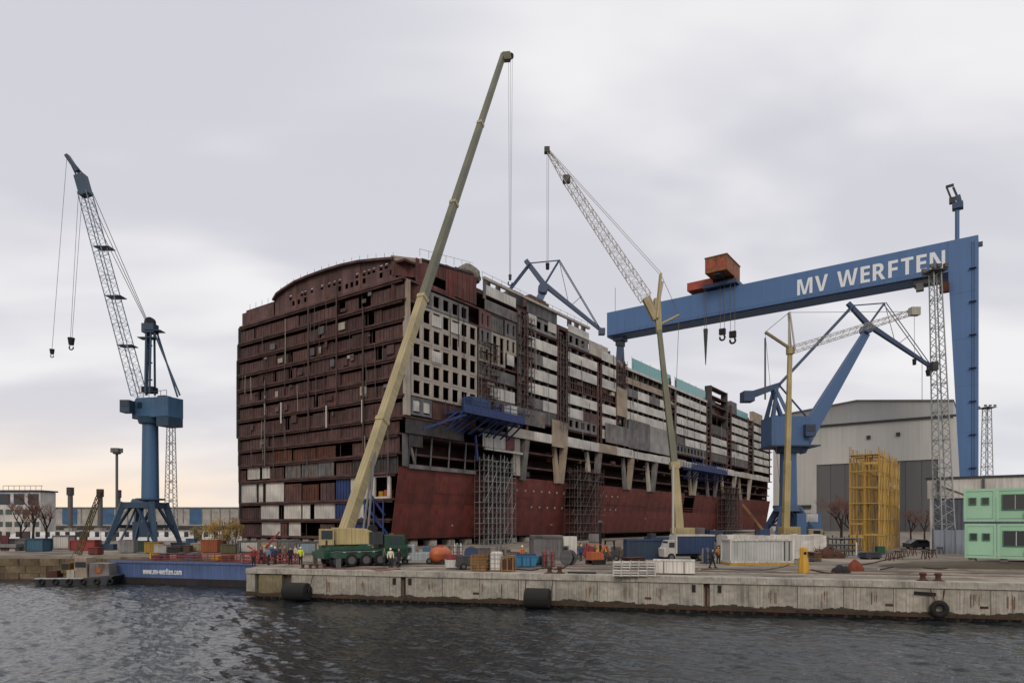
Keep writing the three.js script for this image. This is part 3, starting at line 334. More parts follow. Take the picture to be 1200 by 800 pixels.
  // pipes, ladders and pale marks on the face
  for (const [p, a, b, m] of [[313, 14, 31, M.scaf], [397, 24, 46, M.browns[3]], [364, 20, 43, M.browns[5]], [428, 14, 40, M.scafBrown], [332, 22, 26, M.white[1]], [313, 23, 30, M.white[1]], [385, 20, 24, M.white[1]], [427, 20, 24, M.white[1]]]) bar(S, 'riser_pipe', V(-0.55, a, -U(p)), V(-0.55, b, -U(p)), 0.16, m);
  for (let k = 0; k < 34; k++) { const i = 4 + Math.floor(rnd() * 9), u = rr(3, 46); box(S, 'loose_plate', 0.1, rr(0.3, 1.6), rr(0.3, 1.8), 0.05, rr(LV[i] + 0.9, LV[i + 1] - 0.9), -u, pick([M.grey[0], M.grey[1], M.browns[2], M.offwhite, M.primer, M.primer])); }
}
// keel blocks under the hull
{
  const kb = (p, label) => { const b = thing('keel_block', label, 'keel block', p, TURN, 'keel blocks under the ship'); box(b, 'block', 1.6, 0.95, 1.8, 0, 0.475, 0, pick(M.conc)); box(b, 'timber_cap', 1.5, 0.3, 1.9, 0, 1.1, 0, M.timber); };
  const nth = ['first', 'second', 'third', 'fourth', 'fifth', 'sixth', 'seventh', 'eighth', 'ninth', 'tenth', 'eleventh', 'twelfth', 'thirteenth'];
  for (let u = 6, k = 0; u < 47; u += 3.4, k++) { const q = shipPt(0.9, 0, -u); q.y = GR; kb(q, `pale keel block under the end face of the ship, ${nth[k]} from the near corner`); }
  for (let x = 6, k = 0; x < 60; x += 5, k++) { const q = shipPt(x, 0, -4.6); q.y = GR; kb(q, `pale keel block under the long side of the ship, ${nth[k]} from the near corner`); }
}
// ---------- gantry crane over the dock ----------
const font = await new FontLoader().loadAsync('fonts/droid/droid_sans_bold.typeface.json');
{
  const GP = V(0.7058 * 238, GR, -238), g = thing('gantry_crane', 'giant blue gantry crane with white lettering spanning the dock', 'gantry crane', GP, TURN);   // local z = 0 at the right end, girder runs to z = -150; the face towards the camera is -x
  const top = 110.5 - GR, H = 12.2, bot = top - H, L = 150;
  box(g, 'girder', 9, H, L, 4.5, top - H / 2, -L / 2, M.gantry);
  box(g, 'girder_rail', 0.4, 0.35, L - 2, 1.2, top + 0.17, -L / 2, M.darkSteel); box(g, 'girder_rail', 0.4, 0.35, L - 2, 7.8, top + 0.17, -L / 2, M.darkSteel); box(g, 'girder_walkway', 1.1, 0.25, L - 10, -0.56, bot + 0.5, -L / 2 - 4, M.craneBlueDark);
  for (let k = 0; k < 9; k++) box(g, 'girder_seam', 0.06, H - 0.3, 0.16, -0.03, top - H / 2, -8 - k * 16.5, M.gantry);
  for (let k = 0; k < 34; k++) bar(g, 'walkway_post', V(-1.05, bot + 0.6, -9 - k * 4.1), V(-1.05, bot + 1.7, -9 - k * 4.1), 0.05, M.craneBlueDark); bar(g, 'walkway_rail', V(-1.05, bot + 1.7, -9), V(-1.05, bot + 1.7, -145), 0.05, M.craneBlueDark);
  for (const z of [-1.2, -1.9]) bar(g, 'ladder_rail', V(-0.35, 2, z), V(-0.35, top - 2, z), 0.07, M.craneBlueDark); for (let y = 12; y < top - 4; y += 12) box(g, 'ladder_landing', 1.2, 0.16, 2.2, -0.7, y, -1.6, M.craneBlueDark); for (let y = 20; y < bot; y += 17) box(g, 'leg_seam', 0.06, 0.18, 4.6 + 4.2 * y / bot, -0.18, y, -(4.6 + 4.4 * y / bot) / 2, M.gantry);
  { // right leg: narrow foot, wide shoulder
    const s = new THREE.Shape([[0.1, 0], [4.6, 0], [9, bot - 1], [9, top - 0.1], [0, top - 0.1], [0, bot]].map((q) => new THREE.Vector2(...q))), e = new THREE.ExtrudeGeometry(s, { depth: 9.3, bevelEnabled: false }); e.rotateY(Math.PI / 2); add(g, 'leg', metreUV(e), M.gantry, V(-0.15, 0, 0)); box(g, 'leg_cap', 1, 1.6, 1.4, 1, top - 3.2, 0.6, M.craneBlueDark); }
  for (const x of [-9, 18]) { taper(g, 'hinged_leg', V(4.5, bot, -L + 5), V(x, 1, -L + 5), 2.2, 2.2, 1.6, 1.6, M.craneBlueDark); }
  box(g, 'leg_head', 6, 1.8, 5, 4.5, bot - 0.9, -L + 5, M.craneBlueDark); box(g, 'leg_head', 4.5, 2.4, 3, 4.5, bot - 3, -L + 5, M.darkSteel);
  box(g, 'bogie', 34, 3, 3, 4.5, 1.6, -2.4, M.craneBlueDark); box(g, 'bogie', 34, 3, 3, 4.5, 1.6, -L + 5, M.craneBlueDark);
  { // lettering on the girder, one mesh for each letter
    const word = 'MV WERFTEN', size = 6.5, gs = []; let x = 0; for (const ch of word) { if (ch === ' ') { x += size * 0.42; continue; } const t = new TextGeometry(ch, { font, size, depth: 0.12, curveSegments: 6 }); t.computeBoundingBox(); const w = t.boundingBox.max.x - t.boundingBox.min.x; t.translate(-t.boundingBox.min.x, 0, 0); gs.push([t, x]); x += w + size * 0.17; }
    const total = x - size * 0.17, k = 51.4 / total; for (const [t, x0] of gs) { t.scale(k, 1, 1); t.rotateY(-Math.PI / 2); add(g, 'letter', metreUV(t), M.lettering, V(-0.04, bot + 2.7, -61.4 + x0 * k)); } }
  { // trolley with orange machinery house, hoist ropes and hooks
    const z = -93, t = new THREE.Group(); t.name = 'trolley'; t.position.set(0, top, z); g.add(t);
    box(t, 'trolley_frame', 15, 1.6, 15, 4.5, 1.4, 0, M.craneBlueDark); const rustO = mat(0xb4713f, { t: 'steel', roughness: 0.7 }); box(t, 'machinery_house', 18, 6.4, 9.4, -1.5, 7.4, 1, rustO); box(t, 'house_roof', 18.5, 0.4, 9.9, -1.5, 10.8, 1, rustO); for (const zz of [-2.5, 0, 2.5, 4.5]) box(t, 'house_shutter', 0.1, 2.6, 1.6, -10.53, 7.2, zz, M.redBox); for (const zz of [-3.2, 5]) for (const xx of [1, 7]) box(t, 'house_post', 1.4, 2.2, 1.2, xx, 3.2, zz, M.redBox); box(t, 'house_underframe', 15, 1.0, 3, -2, 3.7, 1, M.darkSteel);
    box(t, 'winch_house', 9, 3.6, 12, 3.5, 3.6, -9.5, M.redBox); box(t, 'winch_drum', 6, 2.4, 4, 1, 3.4, 2, M.black);
    const hook = (dz, dx, len, s) => { const y = -H - len; for (const q of [-0.9, 0.9]) bar(t, 'hoist_rope', V(dx, 2, dz + q * s), V(dx, y + 2, dz + q * s), 0.1, M.wire); box(t, 'hook_block', 1.6, 2.6 * s, 2.6 * s, dx, y + 1, dz, M.black); add(t, 'hook', new THREE.TorusGeometry(1.1 * s, 0.42 * s, 8, 16, 4.6), M.black, V(dx, y - 1.6 * s, dz), [0, Math.PI / 2, 2.2]); return y; };
    hook(1, -2.0, 8.5, 1); hook(5.6, -2.2, 10.5, 1.05); { const dz = -6.5; for (const q of [-0.4, 0.4]) bar(t, 'hoist_rope', V(-2, 2, dz + q), V(-2, -H - 6, dz + q), 0.09, M.wire); taper(t, 'load_spike', V(-2, -H - 5, dz), V(-2, -H - 21, dz), 1.6, 1.6, 0.25, 0.25, M.darkSteel); } }
  { // folded service crane on the girder end
    const c = new THREE.Group(); c.name = 'service_crane'; c.position.set(4, top, -6.5); g.add(c);
    bar(c, 'crane_post', V(0, 0, 0), V(0, 13, 0), 0.75, M.craneBlue); box(c, 'slewing_head', 3, 2.2, 3.4, 0, 13.6, 0.2, M.craneBlueDark); box(c, 'cabin', 1.8, 2, 2, -0.8, 15.8, -1.4, M.darkSteel);  beam(c, 'arm', V(0, 13.5, 1.0), V(0, 17.5, 0.2), 1.2, 1.6, M.craneBlueDark); beam(c, 'fly_arm', V(0, 21, -1.2), V(0, 15.5, 0.6), 0.7, 0.7, M.darkSteel); beam(c, 'fly_arm', V(0, 21.8, -3.3), V(0, 16.5, -1.7), 0.6, 0.6, M.darkSteel); beam(c, 'arm_tip', V(0, 21.8, -3.5), V(0, 21.9, -1), 0.8, 0.8, M.darkSteel); }
  box(g, 'cable_drum', 2.4, 3.4, 3, -0.8, bot - 5, -10.2, M.rust); box(g, 'inspection_platform', 5, 1.6, 9, 2, bot - 1.2, -15.5, M.darkSteel); box(g, 'inspection_cabin', 2.4, 2.6, 2.4, 0.5, bot + 0.9 - 3.8, -18, M.grey[1]); for (let k = 0; k < 3; k++) bar(g, 'platform_rail', V(-0.6, bot - 0.4 + k * 0.5, -11), V(-0.6, bot - 0.4 + k * 0.5, -20), 0.08, M.darkSteel);
  bar(g, 'lightning_rod', V(4, top, -L + 2.5), V(4, top + 13, -L + 2.5), 0.12, M.wire);
}
// ---------- slewing cranes: each built in its own plane from measured points ----------
const rel = (base) => (px, py, D) => pt(px, py, D).sub(base);
function portal(c, R, w, hTop, m, md, r0 = 0.6, T = R * 0.75) {                     // four splayed legs with ring and braces, on rail bogies
  const cs = [[-1, -1], [1, -1], [1, 1], [-1, 1]]; for (const [x, z] of cs) { taper(c, 'portal_leg', V(x * w, 0.9, z * w), V(x * T, hTop, z * T), r0, r0 * 1.1, r0 * 1.5, r0 * 1.6, m); box(c, 'bogie', 2.6, 0.9, 1, x * w, 0.5, z * w, md); }
  cs.forEach(([x, z], i) => { const [x2, z2] = cs[(i + 1) % 4], q = 0.42, f = (a) => lerp(a * w, a * T, q); if (i % 2) beam(c, 'tie_beam', V(f(x), lerp(0.9, hTop, q), f(z)), V(f(x2), lerp(0.9, hTop, q), f(z2)), 0.4, 0.5, m); beam(c, 'portal_brace', V(x * w, 1.1, z * w), V((x + x2) / 2 * T, hTop * 0.92, (z + z2) / 2 * T), 0.36, 0.36, md); });
  add(c, 'portal_ring', new THREE.CylinderGeometry(R * 1.15, R * 1.5, hTop * 0.16, 20), m, V(0, hTop, 0));
}
{ // blue luffing crane at the left
  const D = 104, B = at(169, D, GR), c = thing('luffing_crane', 'petrol blue dockside slewing crane with lattice jib left of the ship', 'crane', B), p = rel(B), y = (py) => p(169, py, D).y;
  portal(c, 1.5, 3.7, y(589), M.petrolDark, M.petrolDark, 0.55, 2.1); box(c, 'portal_table', 5.0, 0.9, 5.0, 0, y(592), 0, M.petrolDark); box(c, 'machine_cabin', 2.6, 2.4, 2.4, 0.4, y(620), 0.6, M.petrolDark); for (let k = 0; k < 3; k++) bar(c, 'portal_strut', V(-2.4 + k * 2.2, 1, 2.6), V(-0.8 + k, y(595), 0.9), 0.16, M.petrolDark);
  add(c, 'column', new THREE.CylinderGeometry(1.12, 1.28, y(490) - y(592), 28), M.petrol, V(0.9, (y(490) + y(592)) / 2, 0)); add(c, 'column_platform', new THREE.CylinderGeometry(2.1, 2.1, 0.25, 20), M.petrolDark, V(0.9, y(585), 0));
  const H0 = y(490), h = new THREE.Group(); h.name = 'machinery_house'; h.position.set(1.6, H0, 0); h.rotation.y = -0.35; c.add(h);
  add(h, 'house_body', profile([[-3.0, 0], [4.2, 0], [4.2, 2.8], [-2.2, 3.0], [-3.0, 2.0]], 3.0, 0.12), M.petrol); box(h, 'counterweight', 2.4, 1.5, 2.8, 3.1, -0.75, 0, M.petrolDark); box(h, 'house_window', 0.9, 0.9, 0.1, -1.4, 1.9, 1.52, M.glass); for (let k = 0; k < 6; k++) bar(h, 'roof_post', V(-2 + k * 1.2, 2.9, 1.4), V(-2 + k * 1.2, 3.9, 1.4), 0.04, M.petrolDark); bar(h, 'roof_rail', V(-2, 3.9, 1.4), V(4, 3.9, 1.4), 0.04, M.petrolDark); box(h, 'roof_hatch', 1.4, 0.3, 1.4, 2, 3.2, 0, M.petrolDark);
  const cab = box(c, 'driver_cabin', 1.5, 1.9, 1.6, -2.0, H0 + 1.6, 1.2, M.petrolDark); box(cab, 'window', 1.2, 0.9, 0.1, 0, 0.4, 0.81, M.glass); add(c, 'slewing_ring', new THREE.CylinderGeometry(1.9, 1.6, 1.0, 24), M.petrolDark, V(0.9, H0 - 0.4, 0));
  // tall frame
  const T = p(175.5, 386, D); for (const s of [-1, 1]) { bar(c, 'mast', V(p(168, 462, D).x + (s + 1) * 0.35, y(462), s * 0.8), T.clone().add(V(-0.4 + s * 0.1, 0, s * 0.5)), 0.19, M.petrolDark); bar(c, 'mast', V(p(178, 462, D).x, y(462), s * 0.8), T.clone().add(V(0.4, 0, s * 0.5)), 0.17, M.petrolDark); bar(c, 'back_stay', p(s < 0 ? 205 : 213, 464, D).add(V(0, 0, s * 0.7)), T.clone().add(V(0.9, -0.6, s * 0.5)), 0.14, M.petrolDark); }
  for (const q of [405, 425, 445]) bar(c, 'mast_rung', V(p(170.5, q, D).x, y(q), 0), V(p(178, q, D).x, y(q), 0), 0.12, M.petrolDark);
  box(c, 'mast_head', 1.9, 1.4, 1.6, T.x, T.y + 0.1, 0, M.petrolDark); add(c, 'sheave', new THREE.CylinderGeometry(0.8, 0.8, 0.6, 18).rotateX(Math.PI / 2), M.black, V(T.x, T.y + 1.1, 0)); box(c, 'mast_platform', 2.8, 0.12, 1.6, T.x - 0.2, T.y - 1.4, 0, M.petrolDark); box(c, 'mast_platform', 2.4, 0.12, 1.6, T.x + 0.8, T.y - 0.3, 0, M.petrolDark); box(c, 'winch', 1.8, 0.9, 1.6, p(175, 455, D).x, y(457), 0, M.black);
  // jib
  const J0 = p(162.5, 463, D), J1 = p(99, 226, D - 2), J2 = p(94, 206, D - 2), J3 = p(78, 182, D - 2.4);
  const jm = mat(0x7b93ab, { roughness: 0.55 }); lattice(c, J0, J1, 1.5, 2.0, 1.3, 1.7, 34, 0.075, jm, V(0, 0, 1), 0.42); beam(c, 'jib_head', J1.clone().add(V(0.2, -0.4, 0)), J2, 1.5, 1.3, M.petrolDark, V(0, 0, 1)); for (const s of [-1, 1]) { bar(c, 'jib_tip', J2.clone().add(V(s * 0.6, 0, 0)), J3, 0.13, M.petrolDark); bar(c, 'jib_tip', J1.clone().add(V(0.5, 0.4, s * 0.5)), J2.clone().lerp(J3, 0.5), 0.1, M.petrolDark); }
  beam(c, 'jib_end', J2.clone().lerp(J3, 0.2), J3, 0.5, 0.9, M.petrolDark, V(0, 0, 1)); for (const t of [0.25, 0.5, 0.75]) box(c, 'jib_platform', 2.4, 0.12, 1.8, lerp(J0.x, J1.x, t), lerp(J0.y, J1.y, t), 0, M.petrolDark);
  for (const s of [-1, 0, 1]) bar(c, 'luffing_rope', T.clone().add(V(-0.2, 0.6, s * 0.3)), J1.clone().add(V(1.0, -1.2 - s * 1.4, s * 0.3)), 0.05, M.wire);
  const h1 = p(83, 400, D - 2), h2 = p(60.5, 412, D - 2.4); for (const s of [-1, 1]) bar(c, 'hoist_rope', J1.clone().add(V(-0.7 + s * 0.3, 0, 0)), h1.clone().add(V(s * 0.12, 0.5, 0)), 0.03, M.wire); bar(c, 'hoist_rope', J3, h2.clone().add(V(0, 0.4, 0)), 0.03, M.wire);
  for (const [q, s] of [[h1, 1], [h2, 0.7]]) { add(c, 'hook_block', new THREE.CylinderGeometry(0.5 * s, 0.35 * s, 1.1 * s, 12), M.black, q); add(c, 'hook', new THREE.TorusGeometry(0.32 * s, 0.1 * s, 6, 14, 4.5), M.black, q.clone().add(V(0, -0.95 * s, 0)), [0, 0, 2.2]); }
}
function doubleLink(label, D, px0, map, full) {                       // level luffing crane with a pivoting top jib; map turns plan points into pixels
  const B = at(px0, D, GR), k = D / 150, c = thing('double_link_crane', label, 'crane', B, 0, 'blue double link cranes'), P = (a, b, dz = 0) => { const [x, y] = map(a, b), v = pt(x, y, D).sub(B); v.z += dz * k; return v; };
  const m = M.craneBlue, md = M.craneBlueDark;
  if (full) {
    portal(c, 2.2 * k, 4.4 * k, P(0, 596).y, md, md, 0.8 * k); box(c, 'base_room', 5.4, 5.2, 5, 3.2, 3.6, 1, m); box(c, 'notice_board', 2.6, 1.8, 0.08, 3.8, 5.2, 3.55, M.sheet);
    add(c, 'column', new THREE.CylinderGeometry(1.75, 1.95, P(0, 528).y - P(0, 596).y, 28), m, V(0, (P(0, 528).y + P(0, 596).y) / 2, 0));
  }
  const hb = P(895, 524), ht = P(944, 490); box(c, 'machinery_house', ht.x - hb.x - 1.2 * k, ht.y - hb.y, 6.4 * k, (hb.x + ht.x) / 2, (hb.y + ht.y) / 2, 0, m); box(c, 'house_platform', ht.x - hb.x + 1.4 * k, 0.3 * k, 8 * k, (hb.x + ht.x) / 2 + k, hb.y, 0, md); const cab = box(c, 'driver_cabin', 2.2 * k, 2.6 * k, 2.4 * k, P(940, 0).x, P(0, 507).y, 3.4 * k, md); box(cab, 'window', 1.8 * k, 1.3 * k, 0.1, 0, 0.4 * k, 1.22 * k, M.glass); add(c, 'slewing_ring', new THREE.CylinderGeometry(3.1 * k, 2.6 * k, 1.2 * k, 24), md, V(0, hb.y - 0.7 * k, 0));
  for (const s of [-1, 1]) { taper(c, 'frame_leg', P(902, 490, s * 2), P(909, 455, s * 1), 0.8 * k, 0.9 * k, 0.5 * k, 0.6 * k, md); taper(c, 'frame_leg', P(922, 492, s * 2), P(907, 456, s * 1), 0.7 * k, 0.9 * k, 0.5 * k, 0.6 * k, m); }
  taper(c, 'balance_beam', P(880, 463), P(914, 451), 1.6 * k, 1.7 * k, 1.1 * k, 1.1 * k, md, V(0, 0, 1)); box(c, 'counterweight', 2.4 * k, 2.3 * k, 3 * k, P(876, 465).x, P(876, 465).y, 0, md);
  taper(c, 'main_boom', P(934, 527), P(1015, 391), 3.4 * k, 2.8 * k, 1.5 * k, 1.3 * k, m, V(0, 0, 1)); bar(c, 'luffing_rod', P(914, 452), P(952, 496), 0.22 * k, md); for (const s of [-1, 1]) bar(c, 'tie_rod', P(913, 451, s * 0.9), P(999, 359, s * 0.9), 0.2 * k, md);
  taper(c, 'top_jib', P(994, 355), P(1018, 381), 0.9 * k, 0.8 * k, 1.0 * k, 1.0 * k, md, V(0, 0, 1)); taper(c, 'top_jib', P(1017, 380), P(1092, 430), 1.0 * k, 1.0 * k, 0.65 * k, 0.65 * k, md, V(0, 0, 1)); add(c, 'jib_pivot', new THREE.CylinderGeometry(1.1 * k, 1.1 * k, 2.6 * k, 18).rotateX(Math.PI / 2), md, P(1016, 386));
  bar(c, 'jib_post', P(1016, 384), P(1037, 355), 0.24 * k, md); bar(c, 'jib_stay', P(999, 358), P(1037, 355), 0.14 * k, md); for (const s of [-1, 1]) bar(c, 'jib_stay', P(1037, 355, s * 0.5), P(1088, 426, s * 0.5), 0.1 * k, md); bar(c, 'jib_stay', P(1037, 355), P(1050, 403), 0.07 * k, M.wire); bar(c, 'jib_stay', P(1066, 393), P(1050, 405), 0.07 * k, M.wire);
  box(c, 'jib_sheave_box', 1.4 * k, 1.4 * k, 1.4 * k, P(1092, 431).x, P(1092, 431).y, 0, md);
  if (full) { const a = P(1089, 432), b = P(1081, 470); bar(c, 'hoist_rope', P(1081, 426), b, 0.06, M.wire); add(c, 'hook_block', new THREE.CylinderGeometry(0.7, 0.5, 1.3, 12), M.black, P(1089, 437)); }
  return c;
}
doubleLink('tall blue double link crane standing before the grey hall', 150, 924, (a, b) => [a, b], true);
doubleLink('blue double link crane behind the ship with only its upper jib showing', 250, 560, (a, b) => [617 + (a - 995) * 0.91, 305 + (b - 355) * 1.1], false);
// ---------- mobile cranes ----------
const tyreG = new THREE.TorusGeometry(0.46, 0.2, 10, 22), rimG = new THREE.CylinderGeometry(0.36, 0.36, 0.34, 16).rotateX(Math.PI / 2);
function wheel(parent, x, y, z, s = 1, rim = M.grey[1]) { const w = add(parent, 'wheel', tyreG, M.rubber, V(x, y, z)); w.scale.set(s, s, s * 1.3); add(w, 'rim', rimG, rim); return w; }
function carrier(c, turn, L, axles, m, mSup) {                        // crane truck: local x forwards
  const t = new THREE.Group(); t.name = 'carrier'; t.rotation.y = turn; c.add(t);
  box(t, 'chassis', L, 0.8, 2.5, 0, 1.25, 0, m); box(t, 'deck_cover', L * 0.5, 0.35, 2.7, -L * 0.2, 1.8, 0, m);
  const cab = add(t, 'cab', profile([[L / 2 - 2.4, 0.9], [L / 2 + 0.1, 0.9], [L / 2, 2.0], [L / 2 - 0.35, 2.9], [L / 2 - 2.4, 2.95]], 2.5, 0.08), m); box(cab, 'windscreen', 0.1, 0.8, 2.1, L / 2 - 0.16, 2.4, 0, M.glass, [0, 0, 0.35]); for (const s of [-1, 1]) box(cab, 'side_window', 1.1, 0.75, 0.06, L / 2 - 1.2, 2.4, s * 1.25, M.glass);
  for (let k = 0; k < axles; k++) for (const s of [-1, 1]) wheel(t, -L / 2 + 1.2 + k * (L - 2.6) / (axles - 1), 0.66, s * 1.1, 1);
  for (const x of [-L * 0.42, L * 0.22]) for (const s of [-1, 1]) { box(t, 'outrigger', 0.5, 0.4, 2.2, x, 1.2, s * 2.2, m); box(t, 'outrigger_foot', 0.35, 1.2, 0.35, x, 0.62, s * 3.1, M.grey[1]); box(t, 'outrigger_pad', 1, 0.08, 1, x, 0.05, s * 3.1, M.plank); }
  box(t, 'bumper', 0.25, 0.35, 2.5, L / 2 + 0.2, 0.75, 0, M.white[1]); for (const s of [-1, 1]) { box(t, 'headlight', 0.06, 0.2, 0.4, L / 2 + 0.35, 0.78, s * 0.95, M.sheet); box(t, 'mirror', 0.1, 0.5, 0.22, L / 2 - 0.1, 2.3, s * 1.45, M.black); for (let k = 0; k < axles; k++) box(t, 'mudguard', 1.15, 0.05, 0.5, -L / 2 + 1.2 + k * (L - 2.6) / (axles - 1), 1.42, s * 1.12, M.black); box(t, 'reflector_strip', L * 0.55, 0.1, 0.03, -L * 0.15, 1.42, s * 1.27, M.sheet); box(t, 'tool_locker', 0.9, 0.5, 0.4, -L * 0.05, 1.9, s * 1.1, m); }
  bar(t, 'exhaust', V(L / 2 - 2.7, 1.6, 0.9), V(L / 2 - 2.7, 3.3, 0.9), 0.09, M.darkSteel); box(t, 'beacon', 0.3, 0.18, 0.3, L / 2 - 1.4, 3.05, 0.6, M.orange); for (let k = 0; k < 4; k++) box(t, 'step', 0.5, 0.05, 0.3, -L * 0.36, 0.6 + k * 0.3, 1.35, M.grey[2]); box(t, 'spare_rope_drum', 0.9, 0.7, 1.2, -L * 0.4, 2.2, 0, M.darkSteel);
  return t;
}
{ // green truck crane with the long telescopic boom
  const D = 64, B = at(424, D, GR), c = thing('mobile_crane', 'green truck crane with very long cream telescopic boom in front of the ship', 'mobile crane', B), p = rel(B);
  carrier(c, 0.62, 8.4, 5, M.green, M.craneYellow);
  const s = new THREE.Group(); s.name = 'superstructure'; s.position.set(-1.0, 1.95, 0.2); s.rotation.y = 0.35; c.add(s); box(s, 'turntable', 2, 0.4, 2, 0.2, 0, 0, M.darkSteel); add(s, 'engine_cover', profile([[-1.9, 0.2], [2.1, 0.2], [2.1, 1.2], [1.2, 1.6], [-1.7, 1.7]], 2.4, 0.06), M.craneYellow); box(s, 'counterweight', 1.3, 1.2, 2.7, 2.2, 0.75, 0, M.darkSteel); const oc = box(s, 'operator_cabin', 1.3, 1.5, 1.0, -2.4, 0.9, 1.2, M.craneYellow); box(oc, 'window', 1.0, 0.8, 0.06, 0, 0.2, 0.52, M.glass); add(s, 'winch_drum', new THREE.CylinderGeometry(0.45, 0.45, 1.2, 18).rotateX(Math.PI / 2), M.black, V(2.0, 1.6, 0));
  const tip = p(590, 64, 100), foot = p(399, 640, D + 0.6), dir = tip.clone().sub(foot), q = (t) => foot.clone().addScaledVector(dir, t);
  const secs = [[0, 0.185, 1.12, M.yellowBoom], [0.175, 0.4, 1.05, M.yellowBoom], [0.39, 0.6, 0.92, M.oliveBoom], [0.59, 0.8, 0.82, M.oliveBoom], [0.79, 1, 0.72, M.oliveBoom]];
  for (const [a, b, w, m] of secs) { taper(c, 'boom_section', q(a), q(b), w * 0.85, w * 1.05, w * 0.8, w * 1.0, m); if (b < 1) beam(c, 'boom_collar', q(b - 0.006), q(b), w * 0.95, w * 1.15, M.yellowBoom); }
  beam(c, 'boom_head', q(0.992), q(1).add(V(1.0, -0.3, 0)), 0.9, 1.1, M.oliveBoom); for (const o of [0.5, 1.1]) add(c, 'head_sheave', new THREE.CylinderGeometry(0.45, 0.45, 0.3, 14).rotateX(Math.PI / 2), M.black, q(1).add(V(o, -0.2, 0)));
  for (const x of [-0.25, 0.25]) bar(c, 'luffing_cylinder', p(428, 632, D).add(V(x, 0, 0.3)), q(0.15), 0.12, M.grey[0]); for (const o of [0.75, 1.05, 1.35]) bar(c, 'hoist_rope', q(1).add(V(o, -0.2, 0)), V(q(1).x + 1.0 + (o - 1.05) * 0.3, p(602, 322, 100).y, q(1).z), 0.022, M.wire); const hk = V(q(1).x + 1.0, p(602, 325, 100).y, q(1).z); add(c, 'hook_block', new THREE.CylinderGeometry(0.25, 0.2, 0.8, 12), M.darkSteel, hk); add(c, 'hook', new THREE.TorusGeometry(0.3, 0.1, 6, 14, 4.5), M.black, hk.clone().add(V(0, -0.9, 0)), [0, 0, 2.2]);
}
{ // middle crane: telescopic boom with raised lattice jib
  const D = 102, B = at(800, D, GR), c = thing('mobile_crane', 'cream mobile crane with dark telescopic boom and raised lattice jib at midships', 'mobile crane', B), p = rel(B);
  carrier(c, 0.25, 13, 6, M.navy, M.yellowBoom); box(c, 'superstructure', 3.2, 1.4, 2.4, 0, 2.7, 0, M.yellowBoom); box(c, 'counterweight', 1.4, 1.4, 3.0, 2.3, 2.7, 0, M.grey[1]);
  taper(c, 'boom_section', p(796.5, 626, D), p(790.5, 543, D + 1), 1.25, 1.2, 1.0, 0.95, M.yellowBoom, V(0, 0, 1)); bar(c, 'luffing_cylinder', p(789, 625, D - 1), p(789, 545, D), 0.2, M.lattW); taper(c, 'boom_section', p(790.8, 546, D + 1), p(780, 455, D + 3), 0.95, 0.9, 0.85, 0.8, M.oliveBoom, V(0, 0, 1)); taper(c, 'boom_section', p(780.2, 458, D + 3), p(772.5, 384, D + 5), 0.8, 0.75, 0.7, 0.65, M.oliveBoom, V(0, 0, 1)); beam(c, 'boom_collar', p(791, 549, D + 1), p(790.4, 541, D + 1), 1.4, 1.3, M.yellowBoom, V(0, 0, 1)); taper(c, 'jib_adapter', p(772.6, 390, D + 5), p(770, 350, D + 5), 0.8, 0.8, 1.0, 1.0, M.yellowBoom, V(0, 0, 1));
  const a = p(769.5, 374, D + 5), b = p(757, 349, D + 5), e = p(664, 210, D + 9), t = p(641, 176, D + 10);
  beam(c, 'jib_heel', a, b, 1.2, 1.0, M.yellowBoom, V(0, 0, 1)); lattice(c, b, e, 1.7, 1.7, 1.2, 1.2, 40, 0.06, M.lattW, V(0, 0, 1), 0.5); lattice(c, e, t, 1.2, 1.2, 0.35, 0.4, 8, 0.06, M.lattW, V(0, 0, 1), 0.5); box(c, 'jib_head', 0.9, 0.9, 0.9, t.x, t.y, t.z, M.darkSteel); box(c, 'jib_joint', 1.2, 1, 1.2, e.x, e.y, e.z, M.darkSteel);
  const m1 = p(774.5, 321, D + 5), m2 = p(796, 369, D + 5); for (const s of [-1, 1]) { bar(c, 'jib_mast', a.clone().add(V(0, 0, s * 0.7)), m1.clone().add(V(0, 0, s * 0.3)), 0.2, M.yellowBoom); bar(c, 'jib_pendant', m1.clone().add(V(0, 0, s * 0.4)), t.clone().add(V(0.3, 0, s * 0.3)), 0.045, M.lattW); } bar(c, 'jib_strut', p(770, 382, D + 5), m2, 0.2, M.yellowBoom); bar(c, 'jib_strut', p(772, 352, D + 5), p(776, 330, D + 5), 0.3, M.lattW); bar(c, 'jib_pendant', m1, m2, 0.04, M.wire); bar(c, 'jib_pendant', m2, p(789, 548, D + 1), 0.04, M.wire);
  const hk = p(642.5, 312, D + 10); bar(c, 'hoist_rope', t.clone().add(V(0, -0.3, 0)), V(t.x, hk.y, t.z), 0.03, M.wire); bar(c, 'hoist_rope', t.clone().add(V(0.3, -0.3, 0)), V(t.x + 0.2, hk.y, t.z), 0.03, M.wire); add(c, 'hook_block', new THREE.CylinderGeometry(0.35, 0.3, 1, 10), M.black, V(t.x + 0.1, hk.y, t.z));
}
